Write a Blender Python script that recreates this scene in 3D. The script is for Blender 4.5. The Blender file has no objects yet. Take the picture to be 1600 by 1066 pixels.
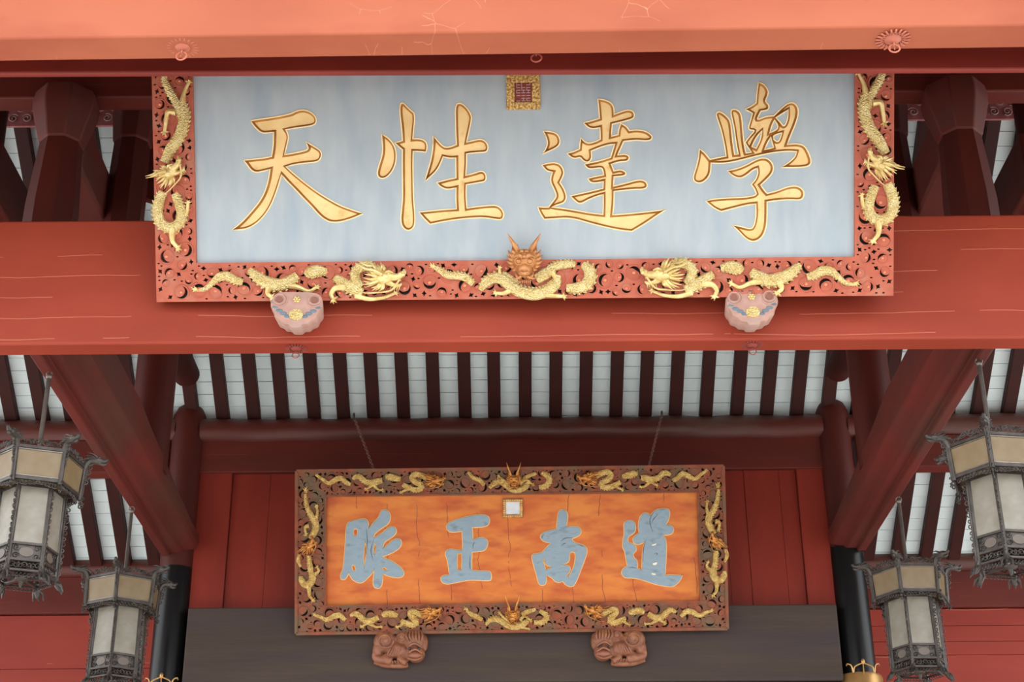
import bpy, bmesh, math, random
from mathutils import Vector, Matrix, geometry
random.seed(7)
PI = math.pi
S = bpy.context.scene
COL = S.collection

# ------------------------------------------------------------------ camera, sky, exposure
TH = math.radians(26.2); FPX = 2456.0; ROLL = math.radians(0.42)
EYE = Vector((0, 0, 1.6))
_r0 = Vector((1, 0, 0)); _u0 = Vector((0, -math.sin(TH), math.cos(TH))); FW = Vector((0, math.cos(TH), math.sin(TH)))
RV = _r0*math.cos(ROLL) - _u0*math.sin(ROLL); UV = _u0*math.cos(ROLL) + _r0*math.sin(ROLL)
cam = bpy.data.objects.new('camera', bpy.data.cameras.new('camera')); COL.objects.link(cam)
mw = Matrix((RV, UV, -FW)).transposed().to_4x4(); mw.translation = EYE
cam.matrix_world = mw
cam.data.sensor_width = 36.0; cam.data.lens = FPX/1600*36; cam.data.clip_end = 500
S.camera = cam

w = bpy.data.worlds.new('sky'); S.world = w; w.use_nodes = True
nt = w.node_tree; bg = nt.nodes['Background']
# overcast bright sky: one smooth gradient from horizon to zenith
tc = nt.nodes.new('ShaderNodeTexCoord'); sx = nt.nodes.new('ShaderNodeSeparateXYZ'); rp = nt.nodes.new('ShaderNodeValToRGB')
nt.links.new(tc.outputs['Generated'], sx.inputs[0]); nt.links.new(sx.outputs['Z'], rp.inputs[0]); nt.links.new(rp.outputs[0], bg.inputs[0])
rp.color_ramp.elements[0].color = (0.95, 0.98, 1.0, 1); rp.color_ramp.elements[1].color = (0.86, 0.93, 1.0, 1)
bg.inputs[1].default_value = 2.1
sun = bpy.data.objects.new('sun', bpy.data.lights.new('sun', 'SUN')); COL.objects.link(sun)
sun.data.energy = 3.0; sun.data.angle = math.radians(6); sun.data.color = (1, 0.98, 0.95)
sun.rotation_euler = (math.radians(33), 0, math.radians(12))
S.view_settings.view_transform = 'Standard'; S.view_settings.look = 'None'
S.view_settings.exposure = 0.85; S.view_settings.gamma = 1.0
try: S.view_settings.use_curve_mapping = False
except Exception: pass

# ------------------------------------------------------------------ measuring helpers
def ray(px, py): return (RV*(px-800) + UV*(533-py) + FW*FPX).normalized()
def at_y(px, py, Y):
    d = ray(px, py); return EYE + d*(Y/d.y)
def project(p):
    q = Vector(p) - EYE; d = q.dot(FW)
    return 800 + FPX*q.dot(RV)/d, 533 - FPX*q.dot(UV)/d
def Z(z): return z + 1.6            # heights below are measured from eye level

# ------------------------------------------------------------------ materials
def srgb(r, g, b):
    f = lambda c: (c/255/12.92) if c/255 <= .04045 else ((c/255+.055)/1.055)**2.4
    return (f(r), f(g), f(b), 1)
def mat(name, c1, c2=None, scale=6, rough=.55, metal=0, bump=0, bscale=None, stretch=(1,1,1), detail=5, c3=None, crack=None, spec=.5, voro=None, lo=.35, hi=.65, lines=None):
    m = bpy.data.materials.new(name); m.use_nodes = True; n = m.node_tree; L = n.links.new
    b = n.nodes['Principled BSDF']; b.inputs['Roughness'].default_value = rough; b.inputs['Metallic'].default_value = metal
    b.inputs['Specular IOR Level'].default_value = spec
    t = n.nodes.new('ShaderNodeTexCoord'); mp = n.nodes.new('ShaderNodeMapping'); L(t.outputs['Object'], mp.inputs[0]); mp.inputs['Scale'].default_value = stretch
    ns = n.nodes.new('ShaderNodeTexNoise'); ns.inputs['Scale'].default_value = scale; ns.inputs['Detail'].default_value = detail; L(mp.outputs[0], ns.inputs[0])
    rp = n.nodes.new('ShaderNodeValToRGB'); L(ns.outputs[0], rp.inputs[0])
    rp.color_ramp.elements[0].color = c1; rp.color_ramp.elements[1].color = c2 or c1
    rp.color_ramp.elements[0].position = lo; rp.color_ramp.elements[1].position = hi
    out = rp.outputs[0]
    if c3:   # blotches of a third colour
        n3 = n.nodes.new('ShaderNodeTexNoise'); n3.inputs['Scale'].default_value = c3[1]; n3.inputs['Detail'].default_value = 4; L(mp.outputs[0], n3.inputs[0])
        r3 = n.nodes.new('ShaderNodeValToRGB'); L(n3.outputs[0], r3.inputs[0]); r3.color_ramp.elements[0].position = c3[2]; r3.color_ramp.elements[1].position = c3[3]
        mx = n.nodes.new('ShaderNodeMix'); mx.data_type = 'RGBA'; L(r3.outputs[0], mx.inputs[0]); L(out, mx.inputs[6]); mx.inputs[7].default_value = c3[0]
        out = mx.outputs[2]
    if crack:  # thin lines along distorted cell edges: (colour, scale vector, width, mask scale, mask position)
        mp2 = n.nodes.new('ShaderNodeMapping'); L(t.outputs['Object'], mp2.inputs[0]); mp2.inputs['Scale'].default_value = crack[1]
        nd = n.nodes.new('ShaderNodeTexNoise'); nd.inputs['Scale'].default_value = 2.2; L(mp2.outputs[0], nd.inputs[0])
        ad = n.nodes.new('ShaderNodeMix'); ad.data_type = 'VECTOR'; ad.inputs[0].default_value = .12; L(mp2.outputs[0], ad.inputs[4]); L(nd.outputs[1], ad.inputs[5])
        v = n.nodes.new('ShaderNodeTexVoronoi'); v.feature = 'DISTANCE_TO_EDGE'; v.inputs['Scale'].default_value = 1; L(ad.outputs[1], v.inputs[0])
        lt = n.nodes.new('ShaderNodeMath'); lt.operation = 'LESS_THAN'; L(v.outputs['Distance'], lt.inputs[0]); lt.inputs[1].default_value = crack[2]
        nm = n.nodes.new('ShaderNodeTexNoise'); nm.inputs['Scale'].default_value = crack[3]; L(t.outputs['Object'], nm.inputs[0])
        gm = n.nodes.new('ShaderNodeMath'); gm.operation = 'GREATER_THAN'; L(nm.outputs[0], gm.inputs[0]); gm.inputs[1].default_value = crack[4]
        ml = n.nodes.new('ShaderNodeMath'); ml.operation = 'MULTIPLY'; L(lt.outputs[0], ml.inputs[0]); L(gm.outputs[0], ml.inputs[1])
        mx = n.nodes.new('ShaderNodeMix'); mx.data_type = 'RGBA'; L(ml.outputs[0], mx.inputs[0]); L(out, mx.inputs[6]); mx.inputs[7].default_value = crack[0]
        out = mx.outputs[2]
    if lines:  # nearly straight hairline cracks: (colour, axis, lines per metre, half width, wobble, along scale, mask scale, mask position)
        lc, ax, fr, wd, wob, al, ms, mpos = lines
        sp = n.nodes.new('ShaderNodeSeparateXYZ'); L(t.outputs['Object'], sp.inputs[0])
        m4 = n.nodes.new('ShaderNodeMapping'); L(t.outputs['Object'], m4.inputs[0]); m4.inputs['Scale'].default_value = tuple(.35 if i == 'XYZ'.index(ax) else al for i in range(3))
        n4 = n.nodes.new('ShaderNodeTexNoise'); n4.inputs['Scale'].default_value = 1; n4.inputs['Detail'].default_value = 6; L(m4.outputs[0], n4.inputs[0])
        def mth(op, a, b2):
            q = n.nodes.new('ShaderNodeMath'); q.operation = op
            for i_, v_ in enumerate((a, b2)):
                if v_ is None: continue
                if isinstance(v_, (int, float)): q.inputs[i_].default_value = v_
                else: L(v_, q.inputs[i_])
            return q.outputs[0]
        pos = mth('ADD', mth('MULTIPLY', sp.outputs[ax], fr), mth('MULTIPLY', n4.outputs[0], wob))
        dd = mth('ABSOLUTE', mth('SUBTRACT', mth('FRACT', pos, None), .5), None)
        idx = mth('FLOOR', pos, None)
        # each line is present only along stretches of its own
        oth = sp.outputs['X' if ax != 'X' else 'Y'] if ax != 'X' else sp.outputs['Y']
        cb = n.nodes.new('ShaderNodeCombineXYZ'); L(mth('MULTIPLY', oth, ms), cb.inputs[0]); L(mth('MULTIPLY', idx, 7.3), cb.inputs[1])
        nm = n.nodes.new('ShaderNodeTexNoise'); nm.inputs['Scale'].default_value = 1; nm.inputs['Detail'].default_value = 5; L(cb.outputs[0], nm.inputs[0])
        ml = mth('MULTIPLY', mth('LESS_THAN', dd, wd), mth('GREATER_THAN', nm.outputs[0], mpos))
        mx = n.nodes.new('ShaderNodeMix'); mx.data_type = 'RGBA'; L(ml, mx.inputs[0]); L(out, mx.inputs[6]); mx.inputs[7].default_value = lc
        out = mx.outputs[2]
    L(out, b.inputs['Base Color'])
    if bump:
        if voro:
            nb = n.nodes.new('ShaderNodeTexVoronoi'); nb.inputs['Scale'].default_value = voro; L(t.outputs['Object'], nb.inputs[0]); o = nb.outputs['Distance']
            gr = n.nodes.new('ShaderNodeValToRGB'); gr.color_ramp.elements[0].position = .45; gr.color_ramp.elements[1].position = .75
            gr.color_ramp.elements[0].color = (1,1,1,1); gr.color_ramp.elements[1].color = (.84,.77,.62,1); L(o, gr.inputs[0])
            mg = n.nodes.new('ShaderNodeMix'); mg.data_type = 'RGBA'; mg.blend_type = 'MULTIPLY'; mg.inputs[0].default_value = 1; L(out, mg.inputs[6]); L(gr.outputs[0], mg.inputs[7]); L(mg.outputs[2], b.inputs['Base Color'])  # groove shading mixed into the gold colour so the scales stand out
        else:
            nb = n.nodes.new('ShaderNodeTexNoise'); nb.inputs['Scale'].default_value = bscale or scale*3; nb.inputs['Detail'].default_value = 4; L(mp.outputs[0], nb.inputs[0]); o = nb.outputs[0]
        bp = n.nodes.new('ShaderNodeBump'); bp.inputs['Strength'].default_value = bump; bp.inputs['Distance'].default_value = .012 if voro else .006; L(o, bp.inputs['Height']); L(bp.outputs[0], b.inputs['Normal'])
    return m
PALE = srgb(236, 190, 160)
M = {}
M['red_top'] = mat('faded_vermilion_paint', srgb(162,87,61), srgb(172,95,67), 2.0, .6, bump=.12, bscale=14, stretch=(.5,1,1.2), crack=(srgb(192,128,100), (7,2.2,8), .0045, 1.3, .58), c3=(srgb(152,74,52), 3, .5, .8), spec=.3)
M['red_beam'] = mat('vermilion_beam_paint', srgb(138,51,33), srgb(150,59,39), 2.2, .55, bump=.1, bscale=18, stretch=(.5,1,1), lines=(srgb(190,116,90), 'Z', 8, .011, .5, .9, .9, .48), spec=.3)
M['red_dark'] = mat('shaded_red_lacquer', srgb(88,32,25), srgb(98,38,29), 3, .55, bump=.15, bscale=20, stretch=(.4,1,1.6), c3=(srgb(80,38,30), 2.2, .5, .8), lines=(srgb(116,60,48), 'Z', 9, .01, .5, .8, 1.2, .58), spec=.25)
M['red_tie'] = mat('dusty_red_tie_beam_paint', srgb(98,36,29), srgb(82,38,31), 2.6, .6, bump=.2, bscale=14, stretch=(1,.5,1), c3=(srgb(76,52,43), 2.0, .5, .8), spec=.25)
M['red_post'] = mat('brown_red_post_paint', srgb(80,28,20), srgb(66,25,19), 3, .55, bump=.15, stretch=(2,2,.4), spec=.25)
M['red_wall'] = mat('red_wall_board_paint', srgb(132,44,30), srgb(118,38,27), 3, .55, bump=.12, bscale=22, stretch=(1.5,1,.4), spec=.25)
M['red_side'] = mat('bright_red_side_board_paint', srgb(148,54,40), srgb(134,46,34), 2, .55, bump=.12, bscale=22, stretch=(.4,1,1.5), lines=(srgb(176,100,80), 'Z', 5, .012, .4, .9, .9, .55), spec=.3)
M['rafter'] = mat('dark_maroon_rafter_paint', srgb(60,24,19), srgb(48,21,17), 4, .6, bump=.2, spec=.2)
M['purlin'] = mat('maroon_purlin_paint_with_dust', srgb(92,41,33), srgb(76,34,27), 3, .4, bump=.12, stretch=(.3,1,2), c3=(srgb(92,66,56), 3, .5, .75), spec=.4)
M['tile'] = mat('whitewashed_roof_tile', srgb(236,250,250), srgb(226,241,242), 5, .8, bump=.1, bscale=40)
M['joint'] = mat('dark_joint_board', srgb(120,122,116), srgb(96,98,94), 6, .9)
M['lintel'] = mat('dusty_umber_lintel_paint', srgb(70,58,51), srgb(61,50,44), 5, .65, bump=.25, bscale=30, stretch=(.25,1,2.5), c3=(srgb(64,54,57), 2.5, .45, .8), spec=.25)
M['black'] = mat('black_lacquer', srgb(9,10,10), srgb(14,15,15), 4, .3, bump=.06, stretch=(2,2,.3), spec=.3)
M['blue'] = mat('pale_blue_painted_board', srgb(156,168,175), srgb(166,176,181), 4, .6, bump=.1, bscale=20, stretch=(3.2,.8,1), c3=(srgb(136,154,168), 1.6, .5, .85))
M['orange'] = mat('amber_orange_varnished_board', srgb(208,122,46), srgb(190,90,30), 4, .42, bump=.25, bscale=9, stretch=(.8,2.2,1), c3=(srgb(168,70,28), 5, .5, .74), lines=(srgb(128,58,26), 'X', 4.5, .010, 1.1, 1.8, 2.2, .50), detail=7, spec=.35)
M['gold_face'] = mat('old_gold_leaf', srgb(224,190,128), srgb(234,204,146), 8, .45, .3, bump=.05, c3=(srgb(204,152,88), 14, .6, .8))
M['gold_edge'] = mat('shade_browned_gold_edge', srgb(150,98,44), srgb(176,124,62), 12, .5, .35)  # recess shading of the sunk strokes, painted as a browner gold
M['gold_rim'] = mat('bright_gold_rim', srgb(244,222,170), None, 8, .4, .3)
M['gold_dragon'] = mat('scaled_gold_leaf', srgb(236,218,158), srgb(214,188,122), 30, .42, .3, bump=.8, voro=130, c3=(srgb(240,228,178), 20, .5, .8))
M['gold_plain'] = mat('gold_leaf', srgb(222,202,142), srgb(200,170,104), 30, .38, .35, bump=.15)
M['gold_dark'] = mat('tarnished_gold_leaf', srgb(210,146,72), srgb(168,104,46), 26, .34, .5, bump=.3, c3=(srgb(142,78,42), 30, .5, .75))
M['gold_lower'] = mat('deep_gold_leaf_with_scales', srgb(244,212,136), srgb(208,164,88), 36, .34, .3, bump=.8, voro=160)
M['gold_face_head'] = mat('copper_gold_leaf', srgb(198,142,90), srgb(172,112,66), 30, .36, .4, bump=.2)
M['fret'] = mat('coral_red_carved_wood', srgb(176,94,72), srgb(164,84,64), 14, .6, bump=.25, bscale=50, c3=(srgb(170,112,92), 10, .5, .8), spec=.3)
M['fret_low'] = mat('dusty_brown_red_carved_wood', srgb(142,74,48), srgb(114,62,42), 14, .6, bump=.3, bscale=50, c3=(srgb(104,82,60), 6, .44, .66), spec=.3)
M['fret_back'] = mat('dark_grey_recess_wood', srgb(66,66,62), srgb(52,50,46), 8, .8)
M['fret_back_low'] = mat('dark_brown_recess_wood', srgb(58,44,36), srgb(44,34,28), 8, .8)
M['char_blue'] = mat('grey_blue_character_paint', srgb(130,148,160), srgb(140,158,170), 9, .5, bump=.15, bscale=40, stretch=(1,2,1), c3=(srgb(100,118,128), 9, .55, .75), spec=.3)
M['char_rim'] = mat('cream_character_outline', srgb(234,190,126), None, 8, .5)
M['ink'] = mat('dark_brush_line', srgb(70,76,80), None, 8, .6)
M['cream'] = mat('cream_paint', srgb(240,226,196), None, 8, .5)
M['seal_gold'] = mat('mottled_gold_relief', srgb(226,192,118), srgb(156,112,54), 90, .4, .4, bump=.8, bscale=130, lo=.4, hi=.6)
M['seal_red'] = mat('brown_red_seal_ground', srgb(142,58,42), srgb(126,48,36), 20, .6)
M['seal_mark'] = mat('pinkish_grey_seal_script', srgb(176,142,138), None, 8, .6)
M['seal_white'] = mat('pale_grey_seal_face', srgb(214,218,222), srgb(200,206,212), 20, .5)
M['stone'] = mat('faded_polychrome_wood', srgb(182,146,134), srgb(168,130,117), 16, .7, bump=.3, bscale=60, c3=(srgb(160,146,138), 8, .5, .75), spec=.3)
M['slate'] = mat('slate_blue_faded_paint', srgb(92,108,120), srgb(110,122,130), 30, .7)
M['plug'] = mat('brown_wood_plug', srgb(134,88,74), None, 10, .7)
M['lion'] = mat('carved_tawny_wood', srgb(146,92,68), srgb(120,72,52), 10, .5, bump=.7, bscale=45, c3=(srgb(168,114,72), 12, .5, .75))
M['pewter'] = mat('tarnished_pewter', srgb(74,67,62), srgb(56,51,47), 18, .42, .45, bump=.3, bscale=60)
M['pewter_light'] = mat('rubbed_pewter_edge', srgb(128,118,110), srgb(100,92,84), 18, .35, .6)
M['iron'] = mat('dark_iron', srgb(62,56,52), srgb(78,68,60), 20, .55, .4)
M['chain'] = mat('rusted_chain_iron', srgb(124,86,72), srgb(140,102,86), 30, .6, .1)
M['brass'] = mat('aged_brass', srgb(186,146,92), srgb(166,124,72), 10, .35, .7)
M['pinkfrieze'] = mat('dusty_pink_carved_frieze', srgb(176,112,112), srgb(150,84,84), 16, .7, bump=.3)
M['ground'] = mat('pale_granite_paving', srgb(196,193,188), srgb(182,180,175), 3, .9)
M['dark_floor'] = mat('dark_low_bounce_floor', srgb(112,88,76), srgb(98,78,68), 3, .8)
M['under'] = mat('brown_soffit_paint', srgb(110,60,44), srgb(92,50,38), 4, .6)
def glass(name, c, cr):
    m = bpy.data.materials.new(name); m.use_nodes = True; n = m.node_tree; L = n.links.new
    b = n.nodes['Principled BSDF']; b.inputs['Roughness'].default_value = .28
    t = n.nodes.new('ShaderNodeTexCoord'); ns = n.nodes.new('ShaderNodeTexNoise'); ns.inputs['Scale'].default_value = 9; ns.inputs['Detail'].default_value = 5
    L(t.outputs['Object'], ns.inputs[0]); rp = n.nodes.new('ShaderNodeValToRGB'); L(ns.outputs[0], rp.inputs[0])
    rp.color_ramp.elements[0].position = .3; rp.color_ramp.elements[1].position = .7
    rp.color_ramp.elements[0].color = cr; rp.color_ramp.elements[1].color = c; L(rp.outputs[0], b.inputs['Base Color'])
    tr = n.nodes.new('ShaderNodeBsdfTranslucent'); L(rp.outputs[0], tr.inputs[0])
    mx = n.nodes.new('ShaderNodeMixShader'); mx.inputs[0].default_value = .45
    L(b.outputs[0], mx.inputs[1]); L(tr.outputs[0], mx.inputs[2]); L(mx.outputs[0], n.nodes['Material Output'].inputs[0])
    return m
M['pane_tan'] = glass('amber_tinted_dusty_glass', srgb(162,144,114), srgb(146,122,88))
M['pane_dim'] = glass('dim_frosted_glass', srgb(138,126,116), srgb(116,104,94))
M['pane_white'] = glass('milky_dusty_glass', srgb(174,169,158), srgb(150,141,123))

# ------------------------------------------------------------------ mesh builder
class MB:
    def __init__(s): s.v = []; s.f = []
    def add(s, vs, fs):
        o = len(s.v); s.v += [tuple(v) for v in vs]; s.f += [tuple(i+o for i in f) for f in fs]
    def box(s, x0, x1, y0, y1, z0, z1):
        s.add([(x,y,z) for x in (x0,x1) for y in (y0,y1) for z in (z0,z1)], [(0,1,3,2),(4,6,7,5),(0,4,5,1),(2,3,7,6),(0,2,6,4),(1,5,7,3)])
    def obox(s, c, ax, ay, az):
        c, ax, ay, az = map(Vector, (c, ax, ay, az))
        s.add([c+ax*i+ay*j+az*k for i in (-1,1) for j in (-1,1) for k in (-1,1)], [(0,1,3,2),(4,6,7,5),(0,4,5,1),(2,3,7,6),(0,2,6,4),(1,5,7,3)])
    def bar(s, a, b, w, h, up=(0,0,1)):
        a, b = Vector(a), Vector(b); d = (b-a); l = d.length; d.normalize(); up = Vector(up)
        x = d.cross(up)
        if x.length < 1e-4: x = d.cross(Vector((1,0,0)))
        x.normalize(); y = x.cross(d)
        s.obox((a+b)/2, d*l/2, x*w/2, y*h/2)
    def prism(s, loop, vec):      # convex or simple loop of 3D points, swept by vec
        n = len(loop); vec = Vector(vec); L = [Vector(p) for p in loop]
        s.add(L+[p+vec for p in L], [tuple(range(n)), tuple(range(2*n-1, n-1, -1))]+[(i, i+n, (i+1)%n+n, (i+1)%n) for i in range(n)])
    def tube(s, pts, rad, n=8, flat=1.0, up=None):
        pts = [Vector(p) for p in pts]; m = len(pts)
        if isinstance(rad, (int, float)): rad = [rad]*m
        T = []
        for i in range(m):
            d = pts[min(i+1, m-1)]-pts[max(i-1, 0)]
            T.append(d.normalized() if d.length > 1e-9 else Vector((0,0,1)))
        if up is None:
            up = Vector((0,0,1)) if abs(T[0].z) < .8 else Vector((0,1,0)); fixed = False
        else: up = Vector(up); fixed = True
        vs = []
        for i in range(m):
            x = T[i].cross(up)
            if x.length < 1e-5: x = T[i].cross(Vector((1,0,0.01)))
            x.normalize(); y = x.cross(T[i]).normalized()
            if not fixed: up = y
            for k in range(n):
                a = 2*PI*k/n; vs.append(pts[i] + x*(math.cos(a)*rad[i]) + y*(math.sin(a)*rad[i]*flat))
        fs = [(i*n+k, i*n+(k+1)%n, (i+1)*n+(k+1)%n, (i+1)*n+k) for i in range(m-1) for k in range(n)]
        fs += [tuple(range(n-1, -1, -1)), tuple((m-1)*n+k for k in range(n))]
        s.add(vs, fs)
    def ball(s, c, r, nu=12, nv=8, rot=None):
        if isinstance(r, (int, float)): r = (r, r, r)
        vs = []; c = Vector(c)
        for j in range(nv+1):
            ph = PI*j/nv
            for i in range(nu):
                a = 2*PI*i/nu; p = Vector((r[0]*math.sin(ph)*math.cos(a), r[1]*math.sin(ph)*math.sin(a), r[2]*math.cos(ph)))
                if rot: p = rot @ p
                vs.append(c+p)
        s.add(vs, [(j*nu+i, (j+1)*nu+i, (j+1)*nu+(i+1)%nu, j*nu+(i+1)%nu) for j in range(nv) for i in range(nu)])
    def torus(s, c, R, r, ax=(0,0,1), n=24, k=8, a0=0, a1=2*PI):
        ax = Vector(ax).normalized(); x = ax.orthogonal().normalized(); y = ax.cross(x); c = Vector(c)
        full = abs(a1-a0-2*PI) < 1e-6
        pts = [c + x*(R*math.cos(a0+(a1-a0)*i/n)) + y*(R*math.sin(a0+(a1-a0)*i/n)) for i in range(n+1)]
        s.tube(pts, r, k, up=ax)
    def lathe(s, prof, n=20, c=(0,0,0)):   # profile of (radius, z)
        m = len(prof); vs = [(c[0]+r*math.cos(2*PI*k/n), c[1]+r*math.sin(2*PI*k/n), c[2]+z) for r, z in prof for k in range(n)]
        fs = [(i*n+k, i*n+(k+1)%n, (i+1)*n+(k+1)%n, (i+1)*n+k) for i in range(m-1) for k in range(n)]
        fs += [tuple(range(n-1,-1,-1)), tuple((m-1)*n+k for k in range(n))]
        s.add(vs, fs)
    def build(s, name, m, parent=None, sharp=35, bevel=0, fix=True):
        me = bpy.data.meshes.new(name); me.from_pydata(s.v, [], s.f); me.materials.append(m)
        if fix:
            bm = bmesh.new(); bm.from_mesh(me); bmesh.ops.remove_doubles(bm, verts=bm.verts, dist=1e-6); bmesh.ops.recalc_face_normals(bm, faces=bm.faces); bm.to_mesh(me); bm.free()
        me.polygons.foreach_set('use_smooth', [True]*len(me.polygons)); me.set_sharp_from_angle(angle=math.radians(sharp))
        o = bpy.data.objects.new(name, me); COL.objects.link(o)
        if parent: o.parent = parent
        if bevel:
            md = o.modifiers.new('bevel', 'BEVEL'); md.width = bevel; md.segments = 2; md.limit_method = 'ANGLE'; md.angle_limit = math.radians(40)
        return o
def tag(o, label=None, cat=None, group=None, kind=None):
    if label: o['label'] = label
    if cat: o['category'] = cat
    if group: o['group'] = group
    if kind: o['kind'] = kind
    return o
def empty(name, loc=(0,0,0), mat4=None):
    o = bpy.data.objects.new(name, None); COL.objects.link(o); o.empty_display_size = .1
    if mat4 is not None: o.matrix_world = mat4
    else: o.location = loc
    return o
def share(src, name, parent=None, loc=None, rot=None):
    o = src.copy(); o.name = name; COL.objects.link(o)
    if parent: o.parent = parent
    if loc is not None: o.location = loc
    if rot is not None: o.rotation_euler = rot
    return o
def copy_tree(o, parent=None):
    c = o.copy(); COL.objects.link(c)
    if parent: c.parent = parent
    for ch in list(o.children): copy_tree(ch, c)
    return c
def cat(pts, k=6, closed=False):      # Catmull-Rom through points (2D or 3D)
    P = [Vector(p) for p in pts]; n = len(P); out = []
    rng = n if closed else n-1
    for i in range(rng):
        a, b, c, d = (P[(i-1)%n] if closed or i > 0 else P[0]*2-P[1]), P[i], P[(i+1)%n], (P[(i+2)%n] if closed or i+2 < n else P[-1]*2-P[-2])
        for j in range(k):
            t = j/k; out.append(((b*2)+(c-a)*t+(a*2-b*5+c*4-d)*t*t+(b*3-a-c*3+d)*t*t*t)*.5)
    if not closed: out.append(P[-1])
    return out
def lerp_list(v, m):
    return [v[min(int(i/(m-1)*(len(v)-1)), len(v)-2)]*(1-((i/(m-1)*(len(v)-1))-min(int(i/(m-1)*(len(v)-1)), len(v)-2))) + v[min(int(i/(m-1)*(len(v)-1)), len(v)-2)+1]*((i/(m-1)*(len(v)-1))-min(int(i/(m-1)*(len(v)-1)), len(v)-2)) for i in range(m)]

# ================================================================== the building
g = MB(); g.box(-60, 60, 2.6, 14, -.2, 0); tag(g.build('floor', M['ground']), kind='structure')  # out of view, kept pale to bounce sunlight up into the hall
g = MB(); g.box(-60, 60, -4, 2.59, -.3, -.12); tag(g.build('unseen_dark_floor', M['dark_floor']), kind='structure')  # unseen dark strip, added to cut the light bounced up at the plaque
g = MB(); g.box(-60, 60, -60, -4.01, -.5, -.3); tag(g.build('courtyard_floor', M['ground']), kind='structure')

# roof plane behind the ridge: height (from eye) = A - B*Y
RA, RB = 12.46, .675
def roof_z(y): return RA - RB*y
YR = 7.9                                          # ridge line
slope = Vector((0, 1, -RB)).normalized(); rn = Vector((0, RB, 1)).normalized()   # down the slope, up normal
ceil_root = tag(empty('ceiling', (0, 0, 0)), kind='structure')
b = MB()
for (ya, yb) in ((YR, 13.6),):
    b.prism([(-7.5, ya, Z(roof_z(ya))+.03), (-7.5, yb, Z(roof_z(yb))+.03), (7.5, yb, Z(roof_z(yb))+.03), (7.5, ya, Z(roof_z(ya))+.03)], (0, 0, .12))
b.build('joint_board', M['joint'], ceil_root)
b = MB()   # front slope of the same roof, out over the courtyard side
zr = roof_z(YR)
b.prism([(-7.5, YR, Z(zr)+.03), (-7.5, 4.6, Z(zr-.5*(YR-4.6))+.03), (7.5, 4.6, Z(zr-.5*(YR-4.6))+.03), (7.5, YR, Z(zr)+.03)], (0, 0, .15))
b.build('front_slope', M['under'], ceil_root)
SP = .2339; X0 = -2.2416 - SP*20; NR = 60; WR = .098
L_s = (13.5-YR)/slope.y
rb = MB(); p0 = Vector((0, YR, Z(zr))); p1 = Vector((0, 13.5, Z(roof_z(13.5))))
rb.obox((p0+p1)/2 - rn*.035, (p1-p0)/2, (WR/2, 0, 0), rn*.035)
raf = rb.build('rafter', M['rafter'], ceil_root, bevel=.006); raf.location.x = X0
for k in range(1, NR):
    o = share(raf, 'rafter', ceil_root); o.location.x = X0 + k*SP + random.uniform(-.006, .006)
    o.rotation_euler.z = 0; o['w'] = 0
# whitewashed tiles between the rafters
TL = .112; tw = SP-WR+.04
tb = MB(); tb.obox((0,0,0), slope*(TL/2-.0022), (tw/2,0,0), rn*.012)
tproto = tb.build('tile', M['tile'], ceil_root)
nvis = 0; rest = MB(); rows = int(L_s/TL); first = True
for k in range(-1, NR):
    for r in range(rows):
        c = Vector((X0+(k+.5)*SP, YR, Z(zr))) + slope*(TL*(r+.5)) + rn*.018
        u, v = project(c)
        show = (-15 < u < 1615 and 545 < v < 658) or (730 < v < 880 and (-10 < u < 265 or 1335 < u < 1610)) or (185 < v < 285 and (10 < u < 70 or 145 < u < 195 or 1405 < u < 1440 or 1545 < u < 1590))
        dz = random.uniform(-.002, .002)
        if show and nvis < 300:
            if first: o = tproto; first = False
            else: o = share(tproto, 'tile', ceil_root)
            o.location = c + rn*dz; nvis += 1
            o.rotation_euler = (random.uniform(-.01,.01), 0, random.uniform(-.012,.012))
        else: rest.obox(c+rn*dz, slope*(TL/2-.0022), (tw/2,0,0), rn*.012)
o = rest.build('tile_field', M['tile'], ceil_root, fix=False); o['kind'] = 'stuff'
print('tiles', nvis)

def beam(name, x0, x1, y0, y1, z0, z1, m, label, catg='beam', bevel=.012, roll=0, group=None):
    b = MB(); n = 12; cy, cz = (y0+y1)/2, (z0+z1)/2
    for i in range(1): b.box(x0, x1, y0-cy, y1-cy, z0-cz, z1-cz)
    o = b.build(name, m, bevel=bevel); o.location = (0, cy, Z(cz)); o.rotation_euler.y = roll
    return tag(o, label, catg, group)
# front beams; positive roll about Y raises the left end
beam('top_beam', -7, 7, 5.72, 5.895, 4.365, 5.9, M['red_top'], 'faded salmon red beam nearest the courtyard, across the top of the picture', roll=math.radians(-.42))
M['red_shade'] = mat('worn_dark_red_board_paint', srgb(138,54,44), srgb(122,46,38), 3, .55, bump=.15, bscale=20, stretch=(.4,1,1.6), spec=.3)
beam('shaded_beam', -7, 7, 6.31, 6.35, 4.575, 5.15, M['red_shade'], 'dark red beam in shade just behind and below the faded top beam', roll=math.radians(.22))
beam('plaque_beam', -7, 7, 7.43, 7.57, 3.655, 4.41, M['red_beam'], 'broad vermilion beam that carries the pale blue plaque', roll=math.radians(.06))
beam('ridge_tie_board', -7, 7, 7.72, 7.86, 5.43, 6.0, M['red_dark'], 'dark brown red board crossing high behind the posts, under the ridge')

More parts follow.
